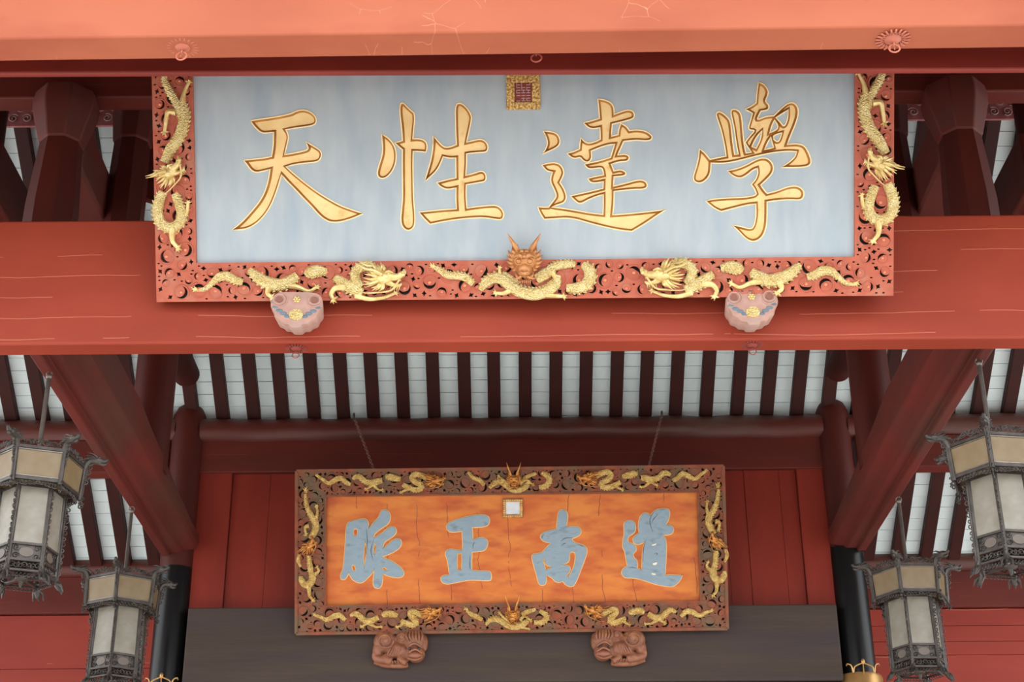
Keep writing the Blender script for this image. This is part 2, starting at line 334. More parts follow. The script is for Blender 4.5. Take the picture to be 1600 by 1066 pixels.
# pink carved frieze high under the roof
fz = tag(empty('carved_frieze', (0, 8.98, Z(6.085))), 'dusty pink carved scroll frieze high under the roof, behind the posts', 'frieze')
b = MB(); b.box(-7, 7, 0, .02, 0, .20); b.build('board', M['pinkfrieze'], fz)
b = MB(); b.box(-7, 7, -.01, .025, .20, .29); b.build('top_batten', M['red_dark'], fz)
b = MB()
for i in range(150):
    x = -6.9+i*.092
    for zc_, rr_ in ((.06, .036), (.14, .040)):
        pts = [(x+(.046 if zc_ > .1 else 0)+rr_*(1-t*.8)*math.cos(t*10*(-1)**i+i*2), -.004, zc_+rr_*(1-t*.8)*math.sin(t*10*(-1)**i+i*2)) for t in [j/16 for j in range(17)]]
        b.tube(pts, .005, 4)
o = b.build('scroll_relief', M['seal_mark'], fz); o['kind'] = 'stuff'

def log(name, x0, x1, y, z, r, m, parent=None, n=24, wob=0):
    b = MB(); k = 40; b.tube([(x0+(x1-x0)*i/k, 0, wob*math.sin(i*1.3)) for i in range(k+1)], [r*(1+.02*math.sin(i*2.1)) for i in range(k+1)], n)
    o = b.build(name, m, parent); o.location = (0, y, z); return o
tag(log('purlin', -2.40, 2.38, 11.2, Z(4.74), .105, M['purlin'], wob=.004), 'round maroon purlin along the foot of the middle rafters, above the orange plaque', 'purlin')
tag(log('purlin', -7.3, -2.59, 11.2, Z(4.74), .105, M['purlin'], wob=.004), 'round maroon purlin at the far left, above the cut off lantern', 'purlin')
tag(log('purlin', 2.57, 7.3, 11.2, Z(4.74), .105, M['purlin'], wob=.004), 'round maroon purlin at the far right, above the cut off lantern', 'purlin')
tag(log('lower_purlin', -7.3, -2.62, 12.42, Z(4.045), .08, M['purlin']), 'round dusty purlin behind the left hand lanterns', 'purlin')
tag(log('lower_purlin', 2.62, 7.3, 12.42, Z(4.045), .08, M['purlin']), 'round dusty purlin behind the right hand lanterns', 'purlin')
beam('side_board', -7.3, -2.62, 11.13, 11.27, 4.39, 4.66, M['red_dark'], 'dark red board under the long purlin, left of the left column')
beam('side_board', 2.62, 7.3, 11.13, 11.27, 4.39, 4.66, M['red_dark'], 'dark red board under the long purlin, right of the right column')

# columns (black lower shaft, red upper shaft) carrying the purlin
def column(x, label, zb=3.64):
    c = tag(empty('column', (x, 11.2, 0)), label, 'column')
    b = MB(); b.lathe([(.135,0),(.132,1.5),(.128,3.2),(.126,Z(zb))], 28); b.build('shaft', M['black'], c)
    b = MB(); b.lathe([(.126,Z(zb)),(.128,Z(4.3)),(.131,Z(4.80)),(.124,Z(4.87)),(.10,Z(4.93)),(.06,Z(4.965)),(.01,Z(4.975))], 28)
    b.build('upper_shaft', M['red_post'], c)
    return c
column(-2.50, 'round column at left, black below and brown red above, behind the lower left lantern')
column(2.475, 'round column at right, black below and brown red above, behind the lower right lantern', 3.76)

# wall between the columns
wb = tag(empty('wall_back', (0, 11.2, 0)), kind='structure')
WX0, WX1 = -2.43, 2.41
xs = [-2.13, -1.845, -1.57, -1.28, -.99, -.70, -.41, -.12, .17, .46, .75, 1.04, 1.33, 1.60, 1.755, 2.02, 2.15]
for a, c2 in zip(xs[:-1], xs[1:]):
    b = MB(); b.box(a+.0008, c2-.0008, -.005+random.uniform(0,.004), .03, Z(3.32), Z(4.405)); b.build('plank', M['red_wall'], wb, bevel=.002)
for a, c2 in ((WX0, xs[0]-.003), (xs[-1]+.003, WX1)):
    b = MB(); b.box(a, c2, -.03, .04, Z(3.32), Z(4.40)); b.build('stile', M['red_wall'], wb, bevel=.006)
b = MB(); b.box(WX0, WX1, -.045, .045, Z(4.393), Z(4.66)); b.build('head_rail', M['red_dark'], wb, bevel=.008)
b = MB(); b.box(WX0, WX1, -.02, .05, 0, Z(3.33)); b.build('backing', M['lintel'], wb)
beam('dark_lintel', -2.36, 2.335, 11.06, 11.3, 2.75, 3.305, M['lintel'], 'broad dusty umber lintel under the orange plaque', 'lintel', roll=math.radians(.1))
beam('lower_lintel', -2.36, 2.335, 11.09, 11.3, 2.2, 2.742, M['lintel'], 'umber board below the broad lintel at the bottom edge', 'lintel')
# side walls further back, horizontal boards
for sgn, name in ((-1, 'wall_left'), (1, 'wall_right')):
    wr = tag(empty(name, (0, 12.45, 0)), kind='structure')
    xa, xb = sorted((sgn*2.3, sgn*7.3))
    zs = [3.66, 3.22, 2.7, 2.2, 1.2, -1.6] if sgn < 0 else [3.66, 3.52, 3.39, 3.28, 2.75, 2.2, 1.2, -1.6]
    for z1, z0 in zip(zs[:-1], zs[1:]):
        b = MB(); b.box(xa, xb, -.03+random.uniform(0,.006), .05, Z(z0)+.0012, Z(z1)-.0012); b.build('plank', M['red_side'], wr, bevel=.003)
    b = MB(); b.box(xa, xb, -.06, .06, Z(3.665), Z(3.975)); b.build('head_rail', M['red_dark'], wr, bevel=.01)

# tie beams that run back from the plaque beam to the columns
def tie(x, sgn, label):
    prof = [(-.115, 0), (-.05, -.005), (-.045, .035), (.03, .03), (.055, .075), (.14, .10), (.155, .16), (.155, .30), (.10, .385), (-.115, .40)]
    b = MB(); n = 10
    ys = [7.56+(11.1-7.56)*i/n for i in range(n+1)]; vs = []; k = len(prof)
    for i, y in enumerate(ys):
        arch = .06*math.sin(PI*i/n)*0 ; t_ = i/n; taper = 1.12 if t_ < .4 else 1.12-.62*min(1, (t_-.4)/.55)**.8
        for px, pz in prof: vs.append((-sgn*px, y-9.3, pz*taper + .03*(i/n)))
    fs = [(i*k+j, i*k+(j+1)%k, (i+1)*k+(j+1)%k, (i+1)*k+j) for i in range(n) for j in range(k)] + [tuple(range(k)), tuple(n*k+j for j in range(k-1,-1,-1))]
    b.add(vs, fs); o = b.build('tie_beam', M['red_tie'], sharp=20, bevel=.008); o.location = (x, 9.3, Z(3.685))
    return tag(o, label, 'beam', 'tie beams running back to the columns')
tie(-2.485, -1, 'faceted red tie beam slanting from upper left to the left column, two lanterns hang from it')
tie(2.485, 1, 'faceted red tie beam slanting from upper right to the right column, two lanterns hang from it')

# posts standing on the tie beams and on the plaque beam
def post(x, y, z0, z1, r0, r1, label, name='king_post', capital=None):
    c = tag(empty(name, (x, y, Z(z0))), label, 'post'); h = z1-z0
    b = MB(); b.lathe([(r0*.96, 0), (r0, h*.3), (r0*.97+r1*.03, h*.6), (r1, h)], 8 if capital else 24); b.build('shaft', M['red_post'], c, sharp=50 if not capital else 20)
    if capital:
        r, hh = capital
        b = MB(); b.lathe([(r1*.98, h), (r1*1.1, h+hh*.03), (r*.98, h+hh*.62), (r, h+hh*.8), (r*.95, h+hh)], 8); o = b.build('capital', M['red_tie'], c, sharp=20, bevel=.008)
    for ch in c.children: ch.rotation_euler.z = PI/8
    return c
for sgn, side in ((-1, 'left'), (1, 'right')):
    post(sgn*2.63, 7.74, 4.03, 5.10, .152, .122, f'post with faceted capital behind the plaque beam at {side}, beside the blue plaque', 'capital_post', (.195, .34))
    post(sgn*2.45, 9.8, 3.86, 5.35, .138, .13, f'round king post rising from the {side} tie beam to the upper tie beam')
    # upper tie beams running back
    b = MB(); b.box(-.13, .13, 7.85, 10.1, 0, .33); o = b.build('upper_tie_beam', M['red_tie'], bevel=.02); o.location = (sgn*2.66, 0, Z(5.02))
    tag(o, f'dark tie beam running back above the {side} king post', 'beam')
    b = MB(); b.box(-.16, .16, 8.2, 11.0, 0, .4); o = b.build('outer_tie_beam', M['red_tie'], bevel=.02); o.location = (sgn*3.32, 0, Z(5.06))
    tag(o, f'dark sloping beam at the far {side} edge above the plaque beam', 'beam')
    post(sgn*3.41, 8.5, 3.9, 6.4, .15, .13, f'dark post at the far {side} edge above the plaque beam', 'edge_post')
    post(sgn*2.43, 8.5, 4.80, 5.60, .125, .115, f'short dark post with drum capital high beside the plaque at {side}', 'short_post', (.15, .33))
    b = MB(); b.prism([(-.38,0,.16),(.10,0,0),(.14,0,.12),(.14,0,.9),(-.38,0,.9)], (0,.06,0)); o = b.build('gable_board', M['red_dark'], bevel=.008)
    o.scale = (-sgn, 1, 1); o.location = (sgn*2.06, 8.75, Z(5.22)); tag(o, f'dark infill board close beside the {side} end of the blue plaque', 'board')
    b = MB(); b.tube([(0,-.25,0),(0,.25,0)], .095, 24); o = b.build('purlin_end', M['rafter']); o.location = (sgn*2.41, 10.3, Z(4.93))
    tag(o, f'dark rounded beam end tucked against the {side} king post', 'beam')

# ------------------------------------------------------------------ iron rings with petal rosettes
def rosette(x, y, z, s, m, label):
    r = tag(empty('ring_rosette', (x, y, z)), label, 'ring', 'rings under the beams')
    b = MB(); b.lathe([(.0,-.022*s),(.012*s,-.021*s),(.03*s,-.012*s),(.045*s,0)], 20); b.build('boss', m, r)
    b = MB()
    for k in range(20):
        a = 2*PI*k/20; b.ball((.068*s*math.cos(a), .068*s*math.sin(a)*1.0, -.002), (.020*s,.006*s,.006*s), 8, 6, Matrix.Rotation(a, 3, 'Z'))
        a += PI/20; b.ball((.052*s*math.cos(a), .052*s*math.sin(a), -.002), (.013*s,.004*s,.005*s), 6, 4, Matrix.Rotation(a, 3, 'Z'))
    b.build('petals', m, r)
    b = MB(); b.torus((0,0,-.03*s), .010*s, .0035*s, (1,0,0)); b.build('eye', m, r)
    b = MB(); b.torus((0,-.004,-.058*s), .026*s, .0042*s, (.1,1,-.15)); b.build('ring', m, r)
zb = Z(4.365); M['pink'] = mat('pinkish_painted_iron', srgb(188,112,88), srgb(176,98,76), 20, .55); M['redmetal'] = mat('red_painted_iron', srgb(140,58,44), srgb(128,50,38), 20, .55)
pp = at_y(286, 68, 5.81); rosette(pp.x, 5.81, zb-.005, .92, M['pink'], 'painted iron ring and petal rosette under the top beam at left')
pp = at_y(1396, 68, 5.81); rosette(pp.x, 5.81, zb+.008, .92, M['pink'], 'painted iron ring and petal rosette under the top beam at right')
pp = at_y(463, 541, 7.5); rosette(pp.x, 7.5, Z(3.655), .7, M['redmetal'], 'small red ring and rosette under the plaque beam at left, below the polychrome bracket')
pp = at_y(1175, 537, 7.5); rosette(pp.x, 7.5, Z(3.655), .7, M['redmetal'], 'small red ring and rosette under the plaque beam at right, below the polychrome bracket')

pp = at_y(838, 84, 5.9); rg = tag(empty('iron_ring', (pp.x, 5.905, Z(4.365)+.012)), 'small plain ring peeping out below the middle of the top beam', 'ring')
b = MB(); b.torus((0,0,-.022), .024, .004, (.1,1,-.1)); b.build('ring', M['redmetal'], rg)
b = MB(); b.torus((0,.0,.004), .010, .0035, (1,0,0)); b.build('staple', M['redmetal'], rg)

# ================================================================== plaques
def plaque_matrix(x, y, z, tilt, yaw, roll):
    ex = Vector((1,0,0)); ey = Vector((0,-math.sin(tilt),math.cos(tilt))); ez = ex.cross(ey)
    Rz = Matrix.Rotation(yaw, 3, 'Z'); ex, ey, ez = Rz@ex, Rz@ey, Rz@ez
    ex2 = ex*math.cos(roll)+ey*math.sin(roll); ey2 = ey*math.cos(roll)-ex*math.sin(roll)
    m = Matrix((ex2, ey2, ez)).transposed().to_4x4(); m.translation = (x, y, Z(z)); return m
def localizer(mt):
    inv = mt.inverted(); o = mt.translation; nz = mt.to_3x3() @ Vector((0,0,1))
    def f(px, py, h=0.0):
        d = ray(px, py); oo = o + nz*h; t = (oo-EYE).dot(nz)/d.dot(nz); p = inv @ (EYE+d*t)
        return Vector((p.x, p.y))
    return f
def smooth_outline(pts, it=2):
    """points 'x,y' or 'x,y,c' (corner): quadratic corner cutting, corners kept almost sharp"""
    P = [(Vector(p[:2]), len(p) > 2) for p in pts]
    for _ in range(it):
        Q = []; n = len(P)
        for i in range(n):
            (p, c) = P[i]; a = P[i-1][0]; b = P[(i+1)%n][0]
            if c: Q.append((p, True))
            else: Q += [(p.lerp(a, .25), False), (p.lerp(b, .25), False)]
        P = Q
    out = []
    for p, c in P:
        if not out or (p-out[-1]).length > 1e-4: out.append(p)
    return out
def parse(s):
    out = []
    for tk in s.split():
        a = tk.split(','); out.append((float(a[0]), float(a[1])) + (('c',) if len(a) > 2 else ()))
    return out
def fill2d(loops, z, name, m, parent, extrude=0, bevel=0, res=1):
    cu = bpy.data.curves.new(name, 'CURVE'); cu.dimensions = '2D'; cu.fill_mode = 'BOTH'; cu.extrude = extrude; cu.bevel_depth = bevel; cu.bevel_resolution = res; cu.offset = -bevel
    for lp in loops:
        s = cu.splines.new('POLY'); s.points.add(len(lp)-1); s.use_cyclic_u = True
        for i, p in enumerate(lp): s.points[i].co = (p[0], p[1], 0, 1)
    tmp = bpy.data.objects.new(name, cu); COL.objects.link(tmp)
    me = bpy.data.meshes.new_from_object(tmp); bpy.data.objects.remove(tmp); bpy.data.curves.remove(cu)
    me.materials.clear(); me.materials.append(m); me.name = name
    if len(me.polygons): me.polygons.foreach_set('use_smooth', [True]*len(me.polygons)); me.set_sharp_from_angle(angle=math.radians(30))
    o = bpy.data.objects.new(name, me); COL.objects.link(o); o.parent = parent; o.location = (0,0,z)
    return o
def area(lp): return sum(lp[i-1][0]*lp[i][1]-lp[i][0]*lp[i-1][1] for i in range(len(lp)))/2
def resample(lp, step):
    out = []
    n = len(lp)
    for i in range(n):
        a, b = lp[i], lp[(i+1)%n]; k = max(1, int((b-a).length/step))
        for j in range(k): out.append(a.lerp(b, j/k))
    return out
def inset(lp, d):   # offset to the inside of a filled region whose outer loops run counter-clockwise (holes clockwise)
    n = len(lp); out = []
    for i in range(n):
        a, p, b = lp[i-1], lp[i], lp[(i+1)%n]
        t1 = (p-a).normalized(); t2 = (b-p).normalized(); n1 = Vector((-t1.y, t1.x)); n2 = Vector((-t2.y, t2.x)); m = n1+n2
        if m.length < .2: m = n1
        m.normalize(); out.append(p + m*d/max(.6, m.dot(n1)))
    return out

CH_UP = {  # traced strokes of the four characters: origin, scale, outlines, holes
 'sky': ((340,150), 4.633, ["240,178,c 300,168 400,155 530,130 560,112 610,98 660,108 705,140 718,180 700,210 640,222 560,232 490,245,c 505,262 515,300 505,340 485,425,c 560,412 640,395 655,382 655,370 638,330,c 690,360 740,390 755,420 745,455 720,478 640,485 560,495 495,512,c 560,570 640,635 720,695 800,745 890,795 960,820 1055,852,c 980,885 900,910 850,916 800,910 740,870 680,800 620,740 560,675 500,615 463,570,c 440,650 405,750 365,830 310,900 250,945 190,968 105,970,c 180,910 250,830 300,770 340,700 365,620 380,530,c 330,545 275,555 240,535 215,500 190,465,c 240,458 320,452 390,438,c 400,380 403,330 405,262,c 370,265 330,270 300,255 270,225 250,200"], []),
 'nature': ((580,150), 4.845, ["80,290,c 120,310 160,350 185,400 190,450 185,510 160,570 120,615 80,628 50,610 45,575 60,520 80,460 88,400 82,340",
   "222,55 245,52 275,85 325,130,c 330,180 322,250 315,325,c 345,322 390,328 418,350 425,385 415,425,c 370,420 318,418,c 316,500 318,650 320,780 330,880 332,960 320,1000 280,1022 240,1000 222,950 228,870 238,780 236,600 235,500 236,405,c 215,390 178,355,c 210,345 236,338,c 232,260 222,180 215,100",
   "468,300,c 500,335 530,370 560,390 600,385 645,368,c 640,280 638,180 636,90 650,55 685,55 730,95 762,150 755,200 738,280 722,350,c 780,335 830,325 870,345 888,385 875,425 820,428 760,432 722,438,c 722,520 715,602,c 780,585 840,565 872,595 868,645 820,655 720,672,c 718,760 725,850,c 800,838 900,828 960,830 1000,870 1005,910 985,940 930,932 850,920 750,925 650,935 550,950 445,972,c 400,930 362,880,c 450,870 550,860 645,855,c 640,780 642,695,c 600,705 560,705 520,685 497,655,c 550,640 600,628 642,620,c 640,550 640,468,c 600,472 545,460,c 530,500 500,560 450,610 405,648,c 420,590 445,510 460,440 468,370"], []),
 'reach': ((830,140), 4.636, ["88,300,c 140,303 190,320 210,360 205,400 175,425 130,445 82,468,c 105,430 120,390 110,345",
   "78,547,c 120,532 180,528 220,550 240,600 225,640 208,672,c 240,720 258,780 240,820 190,835 148,852,c 200,856 320,875 430,895 520,905,c 522,830 522,760,c 470,775 420,795 355,830 320,810 285,770,c 350,755 440,735 520,715,c 522,665,c 480,675 430,675 410,645,c 450,632 525,618,c 518,575 500,565 440,575 405,570 385,540,c 430,530 500,515 575,490,c 590,440 605,395,c 560,400 500,418 435,445,c 440,490 425,520 400,528 370,510 355,488 320,500 290,492 260,462,c 310,448 350,430,c 352,390 360,350,c 390,380 420,390 470,375 500,360,c 500,320 498,275,c 450,285 410,275 380,240,c 440,225 495,208,c 490,140 482,68,c 530,72 580,95 600,130 600,180,c 650,160 700,145 740,155 750,190 735,212 670,230 588,250,c 580,338,c 630,325,c 632,290 650,245,c 690,265 712,298,c 760,290 830,300 880,335 870,365 830,372 760,365 670,375,c 650,420 625,475,c 680,466 715,485 700,520 640,522 580,540,c 600,590,c 650,578 690,600 680,625 600,632,c 596,700,c 680,680 780,652 830,662 845,700 820,722 740,722 600,738,c 600,820 590,908,c 700,900 800,890 975,870,c 900,920 820,975 730,1028,c 650,1020 550,1000 430,970 330,940 260,930 180,935 95,940,c 65,900 48,850,c 90,852 125,852,c 165,800 185,770 165,720 138,665 145,620 155,598,c 110,590"], []),
 'learning': ((1070,120), 3.95, ["262,580,c 320,568 380,545 430,515 480,498 520,508 548,545 545,590 510,630 468,668,c 490,700 508,720,c 570,705 630,680 690,672 730,695 738,730 720,762 650,758 580,762 508,772,c 508,850 505,920 485,980 450,1012 410,1018 370,995 330,950 292,915,c 350,925 400,940 425,930 440,860 438,785,c 380,792 300,812 225,832,c 180,812 130,768,c 170,755 260,748 360,745 430,735 442,722,c 430,690 410,665,c 440,630 452,590 448,565,c 420,575 380,610 340,628 295,612",
   "90,445,c 125,470 155,510,c 210,498 255,490,c 245,420 225,330 205,270 190,225 215,212 250,235 282,270 290,340 298,420 308,480,c 330,478,c 315,400 305,320 292,260 282,210 305,195 340,215 352,250 358,340 368,430 378,470,c 412,465,c 385,430 372,405,c 400,365 435,330 405,330 390,316 405,270 418,225,c 395,212 370,200,c 410,182 440,160,c 445,90 455,32,c 490,45 518,85 510,120 495,150 522,175 515,205 470,212,c 455,240 445,268 500,243 550,240,c 600,190 640,160 675,158 700,190 700,240 680,300 650,370 632,418,c 690,412 740,425 765,470 782,520 770,550 720,560 595,560,c 640,530 680,495 690,462,c 640,458 560,465 480,480 400,500 300,525 230,535 162,532,c 160,590 140,630 100,658 60,650 50,620 70,560 85,500"],
   ["638,203,c 636,260 614,312 590,280 562,252,c", "554,266,c 576,300 570,325 524,346,c 538,300", "550,388,c 545,362 600,345,c 585,390 572,402", "530,372,c 548,436,c 492,450,c 512,405", "476,332,c 468,385 440,442,c 414,430,c 440,375"])}
CH_LO = {
 'vein': ((520,770), 6.664, ["155,310 220,290 300,275 345,275 370,310 375,375,c 430,310 480,260 500,200 530,175 570,185 600,230 595,290 570,330 500,375 430,430 425,480 480,440 520,420 560,380 610,350 650,365 665,400 645,440 590,480 530,515 522,580,c 570,550 630,490 680,475 715,500 715,545 680,590 600,635 515,665,c 530,680 600,705 680,755 735,810 742,860 700,885 620,880 520,845,c 518,900 505,980 470,998 425,980 425,900 435,790,c 400,850 350,900 310,935 270,940 210,910 180,860 170,830,c 150,870 125,905 85,900 80,860 110,800 125,650 135,500 140,380"],
   ["215,385 240,370 265,390 260,445 225,455 210,425", "335,505,c 355,550 350,660 330,780,c 318,700 325,600", "430,525 455,540 450,620 435,655 425,600", "190,765 215,745 240,770 240,815 210,820", "505,775,c 540,775 580,810,c 530,815"]),
 'upright': ((670,770), 6.154, ["170,320 190,290 260,260 350,235 450,215 530,212 575,230 585,270 570,315 510,330 415,335,c 420,400 425,455,c 470,435 530,430 568,465 560,520 535,555 480,565 415,570,c 410,650 412,745,c 480,755 560,752 598,765 602,840 560,845 480,840 400,838 320,850 250,865 180,880 130,865 115,820 140,798 200,790,c 190,700 180,640 158,590 170,555 220,540 270,555 325,555,c 328,480 322,370,c 270,375 215,380 180,360"],
   ["275,585,c 318,585,c 322,660 315,745,c 275,745,c 268,680"]),
 'south': ((670,770), 6.154, ["1245,200 1260,170 1290,160 1325,180 1335,240 1320,325,c 1390,325 1445,330 1465,370 1450,410 1400,430 1370,445 1395,480 1450,492 1510,520 1522,560 1500,640 1460,740 1420,850 1385,905 1330,895 1285,850,c 1250,865 1210,850 1190,820 1130,790,c 1130,850 1115,885 1080,892 1055,870 1040,800 1010,700 990,620 1000,592 1050,585 1090,575,c 1130,530 1175,485,c 1110,470 1080,445 1072,410 1110,380 1170,362 1230,350,c 1235,280"],
   ["1095,650,c 1125,628 1112,688 1185,715,c 1122,745,c", "1350,580 1380,562 1412,580 1410,650 1390,730 1345,810,c 1318,800 1365,745 1350,705 1280,688,c 1350,670"]),
 'way': ((930,770), 6.665, ["300,320 330,290 380,288 415,320 420,380 400,425 345,450 332,490 345,520 390,530 425,560 425,605 390,640,c 400,680 430,700 440,750 437,790,c 485,808,c 490,700 495,600 520,505,c 480,530 430,540 395,515 395,465 430,440 460,415,c 450,360 455,290 480,230 520,205 555,225 577,240,c 610,190 680,165 750,168 775,190 770,260 735,335,c 790,340 818,380 800,425 750,440 700,440,c 730,475 740,560 735,700 725,862,c 790,858 870,862 905,862,c 880,920 830,965 790,980 700,970 600,945 500,910 400,885 320,888 280,860 275,820 300,785 335,760,c 320,680 310,610 285,570 290,500 305,430 300,380"], [])}
def char_loops(ch, loc):
    (ox, oy), sc, outs, holes = ch; res = []
    for k, group in enumerate((outs, holes)):
        for s in group:
            lp = smooth_outline(parse(s)); lp = [loc(ox+p[0]/sc, oy+p[1]/sc) for p in lp]
            if (area(lp) > 0) != (k == 0): lp.reverse()
            res.append(lp)
    return res

# ---- pierced scroll frame
def frame_rails(root, X, Yb, Yt, x, yb, yt, mf, mb, zf, thick, rr, seed, top=True):
    """outer half width X, inner half width x (asymmetric tuples), bottoms/tops; rails mitred, pierced with crescents and stars over a dark back"""
    rnd = random.Random(seed)
    (XL, XR), (xl, xr) = X, x
    rails = {'bottom': [(XL,Yb),(XR,Yb),(xr,yb),(xl,yb)], 'left': [(XL,Yt),(XL,Yb),(xl,yb),(xl,yt)], 'right': [(XR,Yb),(XR,Yt),(xr,yt),(xr,yb)], 'top': [(XR,Yt),(XL,Yt),(xl,yt),(xr,yt)]}
    for nm, q in rails.items():
        q = [Vector(p) for p in q]
        n = len(q)
        def dist(p):
            return min(((q[(i+1)%n]-q[i]).normalized().cross(p-q[i])) for i in range(n))
        cells = []; bb = (min(p.x for p in q), max(p.x for p in q), min(p.y for p in q), max(p.y for p in q))
        for r, tries in ((rr*1.15, 300), (rr*.85, 1200), (rr*.62, 2200), (rr*.42, 5200), (rr*.26, 4000)):
            for _ in range(tries):
                p = Vector((rnd.uniform(bb[0],bb[1]), rnd.uniform(bb[2],bb[3])))
                if dist(p) > r*1.02+rr*.12 and all((p-c).length > (r+rc)*.99 for c, rc, _k in cells): cells.append((p, r, 0))
        holes = []; rel = MB(); knobs = MB()
        for p, r, _k in cells:
            a = rnd.uniform(0, 2*PI)
            if r > rr*.5:
                w_ = rnd.uniform(2.6, 4.0); R1 = r*.76; lp = []
                m = 9
                for i in range(m+1):
                    t = a - w_/2 + w_*i/m; lp.append(p+Vector((math.cos(t), math.sin(t)))*R1)
                for i in range(m-1, 0, -1):
                    t = a - w_/2 + w_*i/m; lp.append(p+Vector((math.cos(t), math.sin(t)))*R1*(1-.54*math.sin(PI*i/m)))
                holes.append(lp)
                sgn = rnd.choice((-1, 1)); turns = 1.0
                pts = [(p.x+r*(.93-.12*t)*math.cos(a+sgn*t*turns*2*PI), p.y+r*(.93-.12*t)*math.sin(a+sgn*t*turns*2*PI), 0) for t in [j/22 for j in range(23)]]
                rel.tube(pts, lerp_list([r*.13, r*.10, r*.05], 23), 5)
                knobs.ball((p.x, p.y, 0), (r*.24, r*.24, r*.26), 8, 6)
            elif r > rr*.3:
                lp = []
                for i in range(4):
                    t = a+i*PI/2; lp.append(p+Vector((math.cos(t), math.sin(t)))*r*1.05*(1 if i % 2 else .8)); t += PI/4; lp.append(p+Vector((math.cos(t), math.sin(t)))*r*.5)
                holes.append(lp)
            else:
                holes.append([p+Vector((math.cos(t)*r*.8, math.sin(t)*r*.45)) for t in [a+i*2*PI/5 for i in range(5)]])
        o = fill2d([q]+holes, zf-thick/2, 'frame_rail', mf, root, thick/2)
        q_ = rel.build('scroll_relief', mf, o, fix=False); q_.location = (0,0,thick/2); q_['kind'] = 'stuff'
        if seed == 1:
            k_ = knobs.build('scroll_knobs', M['knob'], o, fix=False); k_.location = (0,0,thick/2); k_['kind'] = 'stuff'
        bb_ = MB(); bb_.prism([(p.x, p.y, zf-thick-.012) for p in q], (0,0,-.03)); bb_.build('recess_back', mb, o).location = (0,0,-(zf-thick/2))
M['knob'] = mat('pale_coral_knob', srgb(222,140,104), srgb(210,120,88), 20, .5)

# ---- dragons in relief
def body(b, pts, rad, z, spikes=None, k=6, flat=.8, spike_len=1.0):
    c = cat(pts, k); n = len(c); r = lerp_list(rad, n)
    b.tube([(p.x, p.y, z+r[i]*.35) for i, p in enumerate(c)], r, 10, flat)
    if spikes:
        acc = 0
        for i in range(1, n-1):
            acc += (c[i]-c[i-1]).length
            if acc > r[i]*.6:
                acc = 0; t = (c[i+1]-c[i-1]).normalized(); nn = Vector((-t.y, t.x))*spikes
                base = c[i]+nn*r[i]*.85; tip = c[i]+nn*r[i]*(1.28)*spike_len - t*r[i]*.3
                b.tube([(base.x, base.y, z+r[i]*.4), (tip.x, tip.y, z+r[i]*.4)], [r[i]*.34, r[i]*.06], 5)
def tuft(b, p, ang, L, r, z, n=5, spread=.9, rnd=random):
    for i in range(n):
        a = ang + spread*(i/(n-1)-.5); l = L*(1-.3*abs(i/(n-1)-.5)*2); bend = .3*(1 if i % 2 else -1)
        q = [Vector((p[0], p[1]))]
        for t in (.5, 1): q.append(Vector((p[0]+l*t*math.cos(a+bend*t), p[1]+l*t*math.sin(a+bend*t))))
        c = cat(q, 3); b.tube([(v.x, v.y, z+r*.6) for v in c], lerp_list([r, r*.7, r*.1], len(c)), 6)
def leg(b, pts, r, z, claws=True):
    c = cat(pts, 4); n = len(c); b.tube([(p.x, p.y, z+r*.8) for p in c], lerp_list([r*1.5, r*.95, r*.75], n), 8)
    if claws:
        d = (c[-1]-c[-2]); a = math.atan2(d.y, d.x)
        for k in (-1.1, -.4, .3, 1.6):
            e = c[-1]+Vector((math.cos(a+k), math.sin(a+k)))*r*1.9; m = c[-1]+Vector((math.cos(a+k*.9), math.sin(a+k*.9)))*r*1.1
            b.tube([(c[-1].x, c[-1].y, z+r*.8), (m.x, m.y, z+r*1.3), (e.x, e.y, z+r*.5)], [r*.5, r*.42, r*.1], 6)
